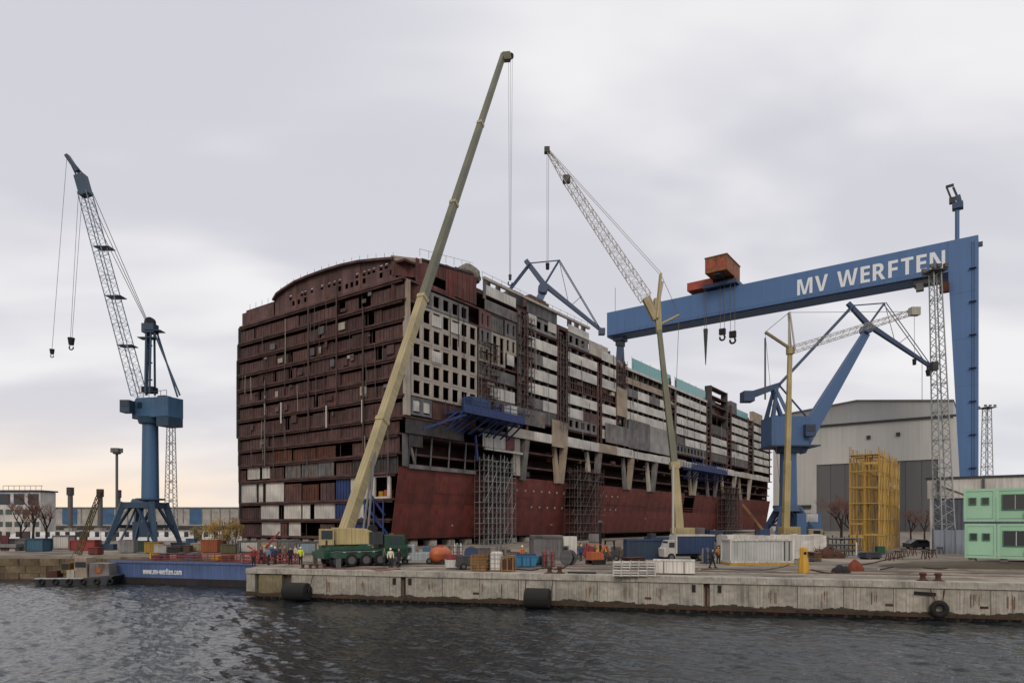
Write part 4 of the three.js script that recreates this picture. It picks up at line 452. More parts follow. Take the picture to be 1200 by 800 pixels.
{ // right crane: straight yellow tower with a level luffing jib
  const D = 118, B = at(922, D, GR), c = thing('mobile_crane', 'yellow mobile crane with upright boom and slanting light lattice jib beside the blue crane', 'mobile crane', B), p = rel(B);
  carrier(c, -0.3, 12, 6, M.craneYellow, M.craneYellow); box(c, 'superstructure', 3, 1.5, 2.4, 0.5, 2.7, 0, M.craneYellow);
  for (const [y0, y1, w] of [[622, 540, 1.05], [543, 470, 0.85], [473, 412, 0.7]]) taper(c, 'boom_section', p(921 + (622 - y0) * 0.024, y0, D), p(921 + (622 - y1) * 0.024, y1, D), w, w, w * 0.95, w * 0.95, M.craneYellow, V(0, 0, 1));
  const h = p(926.5, 411, D), m1 = p(925, 366, D), m2 = p(897, 389, D), e = p(1072, 365, D - 16); for (const s of [-1, 1]) bar(c, 'jib_mast', h.clone().add(V(0.5, 0, s * 0.8)), m1.clone().add(V(0, 0, s * 0.3)), 0.17, M.lattW); bar(c, 'jib_mast', h.clone().add(V(-0.3, 0.3, 0)), m1, 0.15, M.lattW); beam(c, 'back_strut', h.clone().add(V(0, 0.4, 0)), m2, 0.4, 0.45, mat(0x8f875f, { roughness: 0.5 }), V(0, 0, 1)); box(c, 'boom_head', 1.1, 1.2, 1.2, h.x, h.y, h.z, M.craneYellow);
  lattice(c, h.clone().add(V(0.4, 0.2, 0)), e, 1.2, 1.1, 0.7, 0.7, 36, 0.05, M.lattW, null, 0.5); box(c, 'jib_head', 1.4, 1.2, 1, e.x, e.y, e.z, M.lattW);
  bar(c, 'pendant', m1, m2, 0.05, M.wire); bar(c, 'pendant', m1, e, 0.04, M.wire); bar(c, 'pendant', m2, p(917, 600, D), 0.035, M.wire); bar(c, 'pendant_weight', p(897, 396, D), p(897, 468, D), 0.16, M.grey[1]); const hy = p(1072, 424, D - 16).y; bar(c, 'hoist_rope', e, V(e.x, hy, e.z), 0.03, M.wire); add(c, 'hook_block', new THREE.CylinderGeometry(0.3, 0.25, 0.9, 10), M.black, V(e.x, hy, e.z));
}
// ---------- halls and buildings ----------
{ // assembly hall behind the dock
  const HP = V(0.668 * 290, GR, -290), b = thing('assembly_hall', 'large grey shipyard hall with low gable and tall dark doors', 'hall', HP, TURN);   // local z = 0 right corner, front is -x
  const Wd = 76, e = 57.5, r = 61.5, L = 150, d0 = 5.6, d1 = 55.7, dh = 32.3;
  const front = new THREE.Shape([[0, 0], [Wd, 0], [Wd, e], [Wd / 2, r], [0, e]].map((q) => new THREE.Vector2(...q))); front.holes.push(new THREE.Path([[d0, 0.02], [d0, dh], [d1, dh], [d1, 0.02]].map((q) => new THREE.Vector2(...q))));
  const fg = new THREE.ExtrudeGeometry(front, { depth: 1, bevelEnabled: false }); fg.rotateY(Math.PI / 2); add(b, 'front_wall', metreUV(fg), M.hall, V(0, 0, 0));
  box(b, 'side_wall', L, e - 0.4, 1, L / 2 + 1, e / 2, -0.5, M.hall); box(b, 'side_wall', L, e - 0.4, 1, L / 2 + 1, e / 2, -Wd + 0.5, M.hall); box(b, 'rear_wall', 1, e - 0.4, Wd - 2, L, e / 2, -Wd / 2, M.hall);
  for (const s of [0, 1]) { const g = new THREE.BoxGeometry(L + 2, 0.6, Math.hypot(Wd / 2, r - e) + 0.5), m = add(b, 'roof', metreUV(g), M.roof, V(L / 2, (e + r) / 2 + 0.2, s ? -Wd * 0.75 : -Wd * 0.25)); m.rotation.x = (s ? -1 : 1) * Math.atan((r - e) / (Wd / 2)); }
  const n = 8, w = (d1 - d0) / n; for (let k = 0; k < n; k++) box(b, 'door_leaf', 0.3, dh, w - 0.12, 0.7, dh / 2, -(d0 + (k + 0.5) * w), M.hallDoor[k % 3]);
  { const up = new THREE.Shape([[0.2, 51.4], [Wd - 0.2, 51.4], [Wd - 0.2, e - 0.1], [Wd / 2, r - 0.1], [0.2, e - 0.1]].map((q) => new THREE.Vector2(...q))), g = new THREE.ExtrudeGeometry(up, { depth: 0.12, bevelEnabled: false }); g.rotateY(Math.PI / 2); add(b, 'gable_cladding', metreUV(g), M.hallUp, V(-0.16, 0, 0)); }
  box(b, 'crane_rail_ledge', 1.1, 0.9, Wd + 3, -0.5, 51, -Wd / 2, M.darkSteel); for (const [u, y] of [[61, 43], [33, 44], [21, 44.5]]) box(b, 'floodlight', 0.8, 1.6, 1.6, -0.4, y, -u, M.darkSteel); for (let k = 1; k < 12; k++) box(b, 'cladding_joint', 0.06, 17.5, 0.14, -0.04, 42, -k * 6.3, M.hall);
  for (const y of [8, 12]) box(b, 'wall_pipe', 1, 1.5, 18, -0.6, y, -67, M.darkSteel);
}
const sideWall = (x, y) => 0;
{ // low workshop on the right
  const P = at(1091, 98, GR), b = thing('workshop', 'low workshop with white fascia and slate blue metal wall behind the green cabins', 'building', P, -TH), h = yAt(562, 98) - GR, w = 46;
  box(b, 'wall', w, h - 2.8, 14, w / 2, (h - 2.8) / 2, -7, M.slate); box(b, 'fascia', w + 0.8, 2.8, 14.6, w / 2, h - 1.4, -7, M.white[1]); box(b, 'roof_edge', w + 1.2, 0.3, 15, w / 2, h + 0.16, -7, M.darkSteel); for (let k = 0; k < 8; k++) box(b, 'fascia_bracket', 0.3, 2.6, 0.3, 1 + k * 5.4, h - 1.4, 0.45, M.grey[1]); const rib = []; for (let x = 0.4; x < w; x += 0.5) rib.push(rawBox(0.12, h - 3, 0.1, x, (h - 3) / 2, 0.04)); merged(b, 'wall_ribs', rib, M.slate, 'stuff'); box(b, 'corner_post', 0.35, h - 2.8, 0.35, 0.1, (h - 2.8) / 2, 0.1, M.white[1]); beam(b, 'gutter_brace', V(0.5, h - 0.6, 0.4), V(4.8, h - 2.6, 0.4), 0.15, 0.15, M.grey[1]);
  const f = thing('fence', 'pale blue grey metal sheet fence before the workshop', 'fence', at(1094, 88, GR), 0.05); for (let k = 0; k < 4; k++) box(f, 'fence_sheet', 1.4, 3.2, 0.08, 0.75 + k * 1.5, 1.6, 0, mat([0x8690a0, 0x7d8796][k % 2], { roughness: 0.5 })); for (let k = 0; k < 5; k++) box(f, 'fence_post', 0.12, 3.4, 0.14, k * 1.5, 1.7, -0.06, M.grey[1]);
}
function cabin(label, P, w, h, style) {                               // office container: frame, panels, windows
  const c = thing('office_cabin', label, 'container', P, -TH, 'stacked green office cabins'), d = 5.4, m = M.mint[style % 2];
  box(c, 'wall', w - 0.1, h - 0.5, d - 0.1, w / 2, h / 2 + 0.05, -d / 2, m); for (const y of [0.13, h - 0.12]) { box(c, 'frame_rail', w, 0.24, 0.16, w / 2, y, -0.08, m); box(c, 'frame_rail', 0.16, 0.24, d - 0.3, 0.08, y, -d / 2, m); } for (const x of [0.1, w - 0.1]) box(c, 'corner_post', 0.22, h - 0.48, 0.22, x, h / 2, -0.1, M.mint[(style + 1) % 2]);
  box(c, 'roof_panel', w - 0.2, 0.1, d - 0.3, w / 2, h - 0.12, -d / 2, M.mintDark);
  const win = (x, y, ww, hh, n = 1) => { const f = add(c, 'window', frameG(ww, hh, 0.08, 0.12), M.mintDark, V(x, y, -0.06)); box(f, 'pane', ww - 0.16, hh - 0.16, 0.03, 0, 0, 0.03, M.glass); for (let k = 1; k < n; k++) box(f, 'mullion', 0.07, hh - 0.16, 0.08, -ww / 2 + k * ww / n, 0, 0.06, M.sheet); };
  if (w < 5) { win(w * 0.28, h * 0.62, 0.62, 0.72); win(w * 0.68, h * 0.62, 0.62, 0.72); } else { win(w * 0.32, h * 0.58, w * 0.5, 1.5, 3); box(c, 'air_unit', 0.6, 0.5, 0.4, w * 0.9 - 3, 0.7, 0.15, M.mintDark); }
  return c;
}
{
  const D = 64.5, y = (py) => yAt(py, D), x = (px) => at(px, D).x, w = 2.5, h1 = y(613.5) - y(653.5), h2 = y(573) - y(611);
  const step = (u) => V(cT * u, 0, sT * u), P0 = at(1131, D, 0); for (const [u, ww, a, b, k] of [[0, w, 'lower narrow pale green cabin with two small square windows', 'upper narrow pale green cabin with two small square windows', 0], [w + 0.06, 6.1, 'lower wide pale green cabin with a broad window', 'upper wide pale green cabin with a broad window', 1]]) { const q = P0.clone().add(step(u)); cabin(a, V(q.x, y(653.5), q.z), ww, h1, k); q.add(step(-0.08)); cabin(b, V(q.x, y(611), q.z), ww + 0.02, h2, k); }
  const bs = thing('cabin_base', 'low concrete footings under the green cabins', 'footing', at(1132, D, GR), -TH); for (let k = 0; k < 4; k++) box(bs, 'footing', 0.6, y(653.5) - GR + 0.02, 5, 0.5 + k * 2.5, (y(653.5) - GR) / 2, -2.7, M.conc[2]);
}
// ---------- masts ----------
function latticeMast(label, px, D, pyTop, w0, w1, n, lamps) { const B = at(px, D, GR), t = thing('light_mast', label, 'light mast', B), h = yAt(pyTop, D) - GR; lattice(t, V(0, 0, 0), V(0, h, 0), w0, w0, w1, w1, n, 0.05 * w0, M.steelLight, V(1, 0, 0), 0.55); if (lamps) { box(t, 'lamp_platform', w1 * 2.2, 0.2, w1 * 2.2, 0, h, 0, M.darkSteel); for (const [x, z] of [[-1, 1], [0, 1], [1, 1], [-1, -1], [1, -1]]) box(t, 'floodlight', 0.6, 0.5, 0.4, x * w1 * 0.9, h + 0.5, z * w1 * 0.9, M.grey[0]); } return [t, h]; }
{ const [t, h] = latticeMast('tall grey lattice light mast rising before the gantry leg', 1104, 94, 318, 1.9, 1.05, 40, true); t.position.x = at(1108, 94).x; t.children.forEach(() => 0); t.rotation.z = 0.036; box(t, 'cable_box', 0.8, 1.2, 0.8, -1, h * 0.66, 0.6, M.darkSteel); }
latticeMast('thin lattice light tower to the right of the gantry leg', 1157, 190, 478, 2.6, 1.5, 22, true); latticeMast('thin lattice tower right behind the left blue crane', 200, 170, 497, 2.4, 1.4, 24, false);
{ const B = at(136.5, 210, GR), h = yAt(531, 210) - GR, t = thing('lamp_post', 'tall floodlight post with square lamp crown left of the blue crane', 'lamp post', B); bar(t, 'pole', V(0, 0, 0), V(0, h, 0), 0.4, M.grey[1]); add(t, 'lamp_ring', new THREE.CylinderGeometry(1.3, 1.0, 0.5, 14), M.grey[1], V(0, h, 0)); for (let k = 0; k < 6; k++) box(t, 'lamp', 1.1, 1.3, 0.8, Math.cos(k) * 1.2, h + 0.9, Math.sin(k) * 1.2, M.grey[0]); }
// ---------- scaffolding ----------
function scaffold(label, name, P, turn, bx, bz, w, d, levels, lh, mm, planks, group, guard = true) {
  const s = thing(name, label, 'scaffold', P, turn, group), H = levels * lh, jit = () => rr(-0.02, 0.02);
  for (let i = 0; i <= bx; i++) for (let k = 0; k <= bz; k++) bar(s, 'standard', V(i * w, 0, -k * d), V(i * w + jit(), H + rr(0.1, 1.4), -k * d), 0.06, pick(mm));
  for (let l = 1; l <= levels; l++) { const y = l * lh; for (let k = 0; k <= bz; k++) { bar(s, 'ledger', V(-0.2, y, -k * d), V(bx * w + 0.2, y + jit(), -k * d), 0.05, pick(mm)); if (guard) bar(s, 'guard_rail', V(0, y - lh / 2, -k * d), V(bx * w, y - lh / 2, -k * d), 0.035, pick(mm)); } for (let i = 0; i <= bx; i++) bar(s, 'transom', V(i * w, y, 0), V(i * w, y, -bz * d), 0.045, pick(mm)); for (let i = 0; i < bx; i++) { if (rnd() < planks) box(s, 'plank_deck', w - 0.1, 0.08, d * bz - 0.2, (i + 0.5) * w, y + 0.05, -d * bz / 2, M.plank); if ((i + l) % 2) bar(s, 'brace', V(i * w, y - lh, 0.03), V((i + 1) * w, y, 0.03), 0.04, pick(mm)); else if (rnd() < 0.4) { bar(s, 'stair_string', V(i * w + 0.2, y - lh, -0.5 * d), V((i + 1) * w - 0.2, y, -0.5 * d), 0.07, M.scaf); } } }
  return s;
}
{ const gnd = (x, z) => { const q = shipPt(x, 0, z); q.y = GR; return q; };
  scaffold('grey scaffold stair tower against the hull below the blue platform', 'scaffold_tower', gnd(sideX(562), 1.2), TURN, 8, 2, 1.25, 1.2, 8, 2.0, [M.scaf, M.grey[0], M.steelLight], 0.8, 'scaffold towers along the hull');
  scaffold('brown scaffold tower against the red hull second from the corner', 'scaffold_tower', gnd(sideX(668), 1.2), TURN, 10, 2, 1.4, 1.3, 8, 2.0, [M.scafBrown, M.scaf, M.browns[1]], 0.9, 'scaffold towers along the hull');
  scaffold('far brown scaffold tower against the hull near the right blue crane', 'scaffold_tower', gnd(sideX(846), 1.4), TURN, 10, 2, 1.9, 1.4, 8, 2.1, [M.scafBrown, M.scaf], 0.9, 'scaffold towers along the hull');
  for (const [a, y, n, l, lab] of [[560, 23, 3, 7, 'brown scaffold fixed to the ship side beside the window grid'], [606, 23, 4, 11, 'tall narrow brown scaffold on the ship side, second from the window grid'], [653, 23.5, 3, 10, 'tall narrow brown scaffold on the ship side, third from the window grid'], [724, 38, 3, 3, 'short brown scaffold on the upper ship side below the gantry end']]) scaffold(lab, 'side_scaffold', shipPt(sideX(a), y, 0.9), TURN, n, 1, n === 3 && l === 7 ? 1.9 : 1.25, 0.7, l, 2.0, [M.scafBrown, M.scaf, M.browns[2]], 0.5, 'scaffolds fixed to the ship side');
  const ys = scaffold('tall yellow scaffold rack standing on the quay before the hall doors', 'yellow_scaffold', at(1030, 93, GR), TURN, 18, 2, 1.4, 1.85, 6, 2.3, M.scafYellow, 0.12, undefined, false); for (let l = 0; l < 9; l++) for (let k = 0; k < 2; k++) for (let q = 0; q < 4; q++) if (rnd() < 0.1) box(ys, 'toe_board', 0.06, 0.3, 1.75, -0.05, l * 1.55 + 0.2 + q * 0.36, -0.92 - k * 1.85, pick(M.scafYellow)); for (let l = 0; l < 9; l++) for (let i = 0; i < 9; i++) { if (rnd() < 0.3) bar(ys, 'upright', V(i * 2.8 + 0.7, 0, -1.85 * (l % 3)), V(i * 2.8 + 0.7, 14 + rr(-1, 1.2), -1.85 * (l % 3)), 0.06, pick(M.scafYellow)); if (rnd() < 0.12) box(ys, 'rack_panel', 1.3, rr(0.3, 1.1), 0.06, i * 2.8 + 1.4, l * 1.55 + rr(0.6, 0.9), 0.05, pick(M.scafYellow)); } }
{ // blue working platforms hung on the side of the ship
  const plat = (label, x0, x1, y, dep, m) => { const q = shipPt(x0, y, 0.3), c = thing('work_platform', label, 'platform', q, TURN, 'blue platforms hung on the ship side'), w = x1 - x0; box(c, 'floor', w, 0.35, dep, w / 2, 0, dep / 2, m); const n = Math.max(3, Math.round(w / 2.2)); for (let k = 0; k <= n; k++) { const x = k * w / n; bar(c, 'post', V(x, 0, dep - 0.1), V(x, 2.4 + rr(0, 0.9), dep - 0.1), 0.09, m); beam(c, 'bracket', V(x, 0, dep - 0.2), V(x, -3.0, 0.2), 0.22, 0.28, m); bar(c, 'post', V(x, 0, 0.1), V(x, 2.2, 0.1), 0.08, m); if (k < n) box(c, 'kick_sheet', w / n - 0.15, 1.1, 0.06, x + w / n / 2, 0.75, dep - 0.05, m); } for (const yy of [1.5, 2.2]) bar(c, 'guard_rail', V(0, yy, dep - 0.1), V(w, yy, dep - 0.1), 0.07, m); return c; };
  const c = plat('deep blue steel work platform hung on the ship below the window grid', sideX(520), sideX(592), 22.0, 4.5, M.blueShip); box(c, 'tool_house', 5, 3.0, 2.4, 6.5, 1.9, 1.6, M.navy); beam(c, 'hanger', V(8, -3, 0.3), V(8.2, -7.5, 0.6), 0.4, 0.4, M.blueShip); beam(c, 'hanger', V(1, -0.4, 4), V(-6, -3.4, 0.4), 0.4, 0.4, M.blueShip); for (let k = 0; k < 6; k++) bar(c, 'brace', V(k * 3 - 4, -3.2, 1), V(k * 3 - 1, -0.3, 3.6), 0.12, M.blueShip); box(c, 'wrapped_load', 2.2, 3.2, 1.6, 17, 1.8, 2, M.sheet);
  plat('thin blue work platform hung on the far part of the ship side', sideX(800), sideX(842), 19.4, 3, M.blueShip); }
// ---------- things on the quay ----------
const on = (px, py) => at(px, Dg(py), GR);                            // a spot on the quay floor where the photo shows it
const contRib = (w, h, d) => { const gs = [rawBox(w, h, d)]; for (let x = -w / 2 + 0.15; x < w / 2; x += 0.28) gs.push(rawBox(0.14, h - 0.3, 0.06, x, 0, d / 2 + 0.02)); return metreUV(mergeGeometries(gs)); };
function container(label, P, turn, w, h, d, m, trim, cat = 'container') { const c = thing('container', label, cat, P, turn); add(c, 'body', contRib(w - 0.1, h - 0.3, d - 0.1), m, V(0, h / 2, 0)); for (const y of [0.1, h - 0.1]) for (const z of [-d / 2, d / 2]) box(c, 'frame_rail', w, 0.18, 0.14, 0, y, z, trim); for (const x of [-w / 2, w / 2]) for (const z of [-d / 2, d / 2]) box(c, 'corner_post', 0.16, h - 0.36, 0.16, x, h / 2, z, trim); for (const x of [-w / 2, w / 2]) for (const y of [0.1, h - 0.1]) box(c, 'end_rail', 0.14, 0.18, d - 0.14, x, y, 0, trim); return c; }
{ // white wrapped rack on a yellow base and the sheeted stack behind it
  const D = Dg(661), c = container('white corrugated container on a yellow base frame on the quay', at(887, D, GR + 0.2), 0.06, 6.3, 2.35, 2.4, M.sheet, M.white[0]); box(c, 'base_frame', 6.4, 0.2, 2.5, 0, -0.1, 0, M.yellow); for (const x of [2.3, 2.75]) box(c, 'door_bar', 0.06, 1.9, 0.08, x, 1.15, 1.24, M.darkSteel);
  const s = thing('sheeted_stack', 'long flat stack under white sheeting behind the white container', 'stack', at(903, 84, GR), 0.03); const g = new THREE.BoxGeometry(12.4, 2.0, 4, 40, 4, 10), p = g.attributes.position; for (let i = 0; i < p.count; i++) { const k = fbm(p.getX(i) * 0.8 + 3, p.getZ(i) * 0.8 + p.getY(i), 3, 66) - 0.5; p.setY(i, p.getY(i) + 0.35 * k); p.setZ(i, p.getZ(i) + 0.25 * k); } add(s, 'sheeting', metreUV(g), M.white[0], V(0, 1.6, 0)); for (let k = 0; k < 5; k++) box(s, 'support', 0.3, 0.7, 3.8, -5.4 + k * 2.7, 0.35, 0, M.timber); box(s, 'covered_machine', 1.3, 0.9, 1, -1.4, 2.9, 1.2, M.navy); }
{ const t = thing('box_truck', 'dark blue box truck with white roof edge and white front beside the middle crane', 'truck', at(806, 73, GR), 0.1); add(t, 'cargo_box', contRib(4.1, 1.9, 2.2), M.navy, V(0.5, 1.75, 0)); box(t, 'roof_edge', 4.3, 0.16, 2.4, 0.5, 2.78, 0, M.white[1]); box(t, 'front_post', 0.14, 1.9, 2.3, -1.65, 1.78, 0, M.white[1]); const cab = add(t, 'cab', profile([[-2.9, 0.5], [-1.75, 0.5], [-1.75, 2.2], [-2.4, 2.2], [-2.75, 1.4], [-2.95, 1.3]], 2.0, 0.06), M.white[1]); for (const s of [-1, 1]) box(cab, 'side_window', 0.6, 0.55, 0.05, -2.15, 1.75, s * 1.0, M.glass); box(cab, 'windscreen', 0.05, 0.75, 1.7, -2.62, 1.78, 0, M.glass, [0, 0, -0.4]); box(t, 'chassis', 5.2, 0.25, 1.2, -0.1, 0.62, 0, M.darkSteel); for (const x of [-2.2, 1.1, 1.9]) for (const s of [-1, 1]) wheel(t, x, 0.44, s * 0.95, 0.66); for (const s of [-1, 1]) box(t, 'tail_light', 0.05, 0.2, 0.2, 2.58, 0.75, s * 0.9, M.redRail); } container('dark blue container left of the box truck behind the crates', at(757, 76, GR), 0.02, 4.6, 2.3, 2.4, mat(0x28405a, { roughness: 0.6 }), M.navy);
{ const c = container('grey site cabin with white end behind the blue skip', at(640, 76, GR), 0.12, 3.4, 2.6, 2.4, M.grey[0], M.grey[1], 'cabin'); box(c, 'white_end_panel', 1.6, 2.6, 2.3, 2.55, 1.3, 0, M.white[1]); box(c, 'door', 0.8, 1.5, 0.06, 2.0, 0.8, 1.18, M.grey[0]); box(c, 'window', 0.5, 0.4, 0.06, 2.0, 1.2, 1.22, M.glass); box(c, 'roof_sheet', 3.5, 0.12, 2.5, 0, 2.68, 0, M.grey[2]); }
{ // white frame crates in two tiers, each its own thing
  const D = Dg(675), cols = ['leftmost', 'second from left', 'third from left', 'fourth from left', 'rightmost']; for (let r = 0; r < 2; r++) for (let k = 0; k < 5; k++) { const c = thing('frame_crate', `white slatted steel crate at the quay edge, ${r ? 'upper' : 'lower'} tier, ${cols[k]}`, 'crate', at(724 + k * 9.9, D, GR + r * 0.62), qturn, 'white crates at the quay edge'), w = 0.62, h = 0.58; for (const x of [-1, 1]) for (const z of [-1, 1]) box(c, 'post', 0.06, h, 0.06, x * w / 2, h / 2, z * 0.4, M.white[1]); for (const z of [-1, 1]) for (let q = 0; q < 3; q++) box(c, 'slat', w - 0.07, 0.11, 0.03, 0, 0.1 + q * 0.19, z * 0.4, M.white[q % 3]); box(c, 'floor', w - 0.08, 0.04, 0.76, 0, 0.03, 0, M.wood[0]); box(c, 'load', w - 0.16, 0.3, 0.6, 0, 0.2, 0, r ? M.greyDark : M.darkSteel); } }
{ const D = Dg(672.5), c = thing('storage_box', 'long low white box beside the slatted crates at the quay edge', 'box', at(790, D, GR), qturn); add(c, 'body', profile([[-1.6, 0.12], [1.6, 0.12], [1.6, 1.08], [-1.6, 1.08]], 1.2, 0.04), M.white[2]); box(c, 'lid', 3.3, 0.1, 1.3, 0, 1.13, 0, M.white[0]); for (const x of [-1.2, 0, 1.2]) box(c, 'skid', 0.2, 0.12, 1.1, x, 0.06, 0, M.timber); for (const x of [-0.8, 0.8]) box(c, 'strap', 0.06, 0.98, 0.03, x, 0.6, 0.62, M.grey[1]); }
{ const c = thing('waste_skip', 'bright blue steel skip beside the wooden pallets', 'skip', on(617, 664), 0.1); add(c, 'body', profile([[-0.95, 0.1], [0.75, 0.1], [1.05, 1.0], [-1.05, 1.0]], 1.3, 0.03), M.bluebin); box(c, 'rim', 2.2, 0.1, 1.4, 0, 1.02, 0, M.bluebin); for (const x of [-0.5, 0.3]) box(c, 'rib', 0.1, 0.8, 0.06, x, 0.55, 0.67, M.navy); box(c, 'load', 1.7, 0.3, 1.0, 0, 1.1, 0, M.navy); }
{ const c = thing('barrel_group', 'three dark teal drums standing right of the blue skip', 'drums', on(634, 662)); for (const [x, z] of [[-0.35, 0], [0.3, 0.1], [0, -0.5]]) { add(c, 'drum', new THREE.LatheGeometry([[0, 0], [0.29, 0], [0.3, 0.3], [0.31, 0.32], [0.3, 0.34], [0.3, 0.6], [0.31, 0.62], [0.3, 0.64], [0.29, 0.92], [0.26, 0.9], [0, 0.9]].map((e) => new THREE.Vector2(...e)), 18), mat(0x234a55, { roughness: 0.5 }), V(x, 0, z)); } }
{ const c = thing('wood_crate', 'tan wooden slatted crate on the quay edge', 'crate', on(563, 669), qturn, 'wooden crates'); const w = 1.4, h = 1.45; for (let k = 0; k < 6; k++) for (const z of [-0.6, 0.6]) box(c, 'board', w, 0.19, 0.04, 0, 0.16 + k * 0.24, z, pick(M.wood)); for (const x of [-1, 1]) for (let k = 0; k < 6; k++) box(c, 'board', 0.04, 0.19, 1.16, x * w / 2, 0.16 + k * 0.24, 0, pick(M.wood)); for (const x of [-0.6, 0, 0.6]) box(c, 'batten', 0.1, h, 0.05, x, h / 2, 0.645, pick(M.wood)); box(c, 'load', 1.2, 1.2, 1.0, 0, 0.65, 0, M.wood[1]); }
{ const c = thing('liquid_container', 'white square liquid tank in a cage between the wooden crates', 'tank', on(582, 669), qturn); add(c, 'tank', profile([[-0.4, 0.14], [0.4, 0.14], [0.4, 1.5], [0.3, 1.62], [-0.3, 1.62], [-0.4, 1.5]], 0.9, 0.06), M.white[2]); for (const y of [0.3, 0.7, 1.1, 1.45]) box(c, 'cage_bar', 0.9, 0.03, 0.03, 0, y, 0.48, M.steelLight); for (const x of [-0.42, 0, 0.42]) box(c, 'cage_bar', 0.03, 1.5, 0.03, x, 0.8, 0.5, M.steelLight); box(c, 'pallet', 0.95, 0.13, 1, 0, 0.065, 0, M.wood[1]); for (const [x, m] of [[-0.2, 0], [0.2, 1], [0.6, 2]]) add(c, 'gas_bottle', new THREE.LatheGeometry([[0, 0], [0.11, 0], [0.11, 1.2], [0.04, 1.35], [0.04, 1.45], [0, 1.45]].map((e) => new THREE.Vector2(...e)), 12), M.grey[m], V(x, 0.85, -0.75)); }
{ const c = thing('wood_crate', 'open wooden frame crate with dark load right of the white tank', 'crate', on(596, 669.5), qturn, 'wooden crates'); for (const x of [-0.5, 0, 0.5]) for (const z of [-0.4, 0.4]) box(c, 'post', 0.1, 1.2, 0.08, x, 0.65, z, M.wood[2]); for (const z of [-0.4, 0.4]) for (const y of [0.12, 1.25]) box(c, 'rail', 1.1, 0.1, 0.06, 0, y, z, M.wood[0]); box(c, 'load', 0.9, 0.9, 0.7, 0, 0.6, 0, M.rust); }
{ const c = thing('round_tank', 'orange round pressure tank lying on a cradle', 'tank', on(516, 661), 1.1); add(c, 'vessel', new THREE.CapsuleGeometry(0.78, 1.2, 10, 24).rotateZ(Math.PI / 2), M.orange, V(0, 1.0, 0)); for (const x of [-0.5, 0.5]) box(c, 'cradle', 0.2, 0.5, 1.3, x, 0.25, 0, M.darkSteel); add(c, 'manhole', new THREE.CylinderGeometry(0.25, 0.25, 0.2, 16), M.redBox, V(0, 1.85, 0)); }
{ const c = thing('compressor', 'grey and black compressor trailer with red hood', 'compressor', on(545, 667), 0.2); add(c, 'body', profile([[-0.8, 0.35], [0.8, 0.35], [0.8, 0.95], [0.5, 1.15], [-0.7, 1.2]], 1.0, 0.05), M.greyDark); box(c, 'panel', 0.5, 0.6, 0.04, 0.45, 0.75, 0.51, M.grey[2]); wheel(c, -0.2, 0.3, 0.55, 0.45); wheel(c, -0.2, 0.3, -0.55, 0.45); bar(c, 'tow_bar', V(0.8, 0.45, 0), V(1.5, 0.3, 0), 0.05, M.black); box(c, 'hood', 1.5, 0.4, 0.9, -0.9, 1.1, -0.8, M.redRail); box(c, 'fuel_tank', 1.6, 0.7, 0.9, -0.9, 0.5, -0.85, M.white[1]); }
function vehicle(label, P, turn, L, W, pts, m, name, cat, glassY) { const v = thing(name, label, cat, P, turn); add(v, 'body', profile(pts.map(([x, y]) => [x * L, y]), W, 0.07), m); for (const [x0, x1] of glassY[0]) for (const s of [-1, 1]) box(v, 'side_window', (x1 - x0) * L, glassY[2] - glassY[1], 0.05, (x0 + x1) / 2 * L, (glassY[1] + glassY[2]) / 2, s * (W / 2 + 0.005), M.glass); for (const x of [-0.31, 0.31]) for (const s of [-1, 1]) wheel(v, x * L, 0.34, s * (W / 2 - 0.1), 0.52); for (const s of [-1, 1]) { box(v, 'headlight', 0.05, 0.14, 0.3, L / 2 + 0.03, 0.72, s * (W / 2 - 0.3), M.sheet); } return v; }
vehicle('pale grey flatbed van with light blue cab behind the quay edge', on(489, 660.5), Math.PI + 0.12, 3.9, 1.8, [[-0.5, 0.4], [0.5, 0.4], [0.5, 1.0], [0.42, 1.15], [0.3, 1.85], [0.08, 1.9], [0.06, 1.1], [-0.5, 1.1]], mat(0xa9b6bd, { roughness: 0.45 }), 'flatbed_van', 'van', [[[0.14, 0.3]], 1.2, 1.7]);
vehicle('dark grey car parked before the hall doors', at(1078, 105, GR), 0.1, 4.4, 1.8, [[-0.5, 0.35], [0.5, 0.35], [0.5, 0.75], [0.3, 0.92], [0.14, 1.42], [-0.24, 1.45], [-0.44, 0.95], [-0.5, 0.9]], mat(0x4a4e54, { t: null, roughness: 0.3, clearcoat: 0.6 }), 'parked_car', 'car', [[[-0.22, 0.0], [0.02, 0.14]], 0.98, 1.34]);
{ const c = thing('forklift', 'dark forklift with raised mast left of the blue container', 'forklift', at(714, 72, GR), 2.9); add(c, 'body', profile([[-1.1, 0.3], [0.8, 0.3], [0.8, 0.9], [-0.2, 1.0], [-1.1, 1.2]], 1.2, 0.06), M.darkSteel); for (const z of [-0.5, 0.5]) { bar(c, 'mast', V(0.95, 0.2, z), V(0.95, 4.4, z), 0.09, M.black); bar(c, 'roof_post', V(-0.6, 1.1, z), V(-0.5, 2.2, z), 0.05, M.black); bar(c, 'roof_post', V(0.6, 0.9, z), V(0.4, 2.2, z), 0.05, M.black); box(c, 'fork', 1.2, 0.06, 0.14, 1.6, 2.0, z * 0.7, M.darkSteel); } box(c, 'roof', 1.2, 0.08, 1.2, -0.1, 2.22, 0, M.black); for (const [x, z] of [[-0.8, 0.55], [-0.8, -0.55], [0.6, 0.55], [0.6, -0.55]]) wheel(c, x, 0.34, z, 0.5); box(c, 'mast_head', 0.3, 0.25, 1.2, 0.95, 4.3, 0, M.grey[1]); box(c, 'load', 1.1, 0.9, 1.2, 1.6, 2.5, 0, M.grey[2]); }
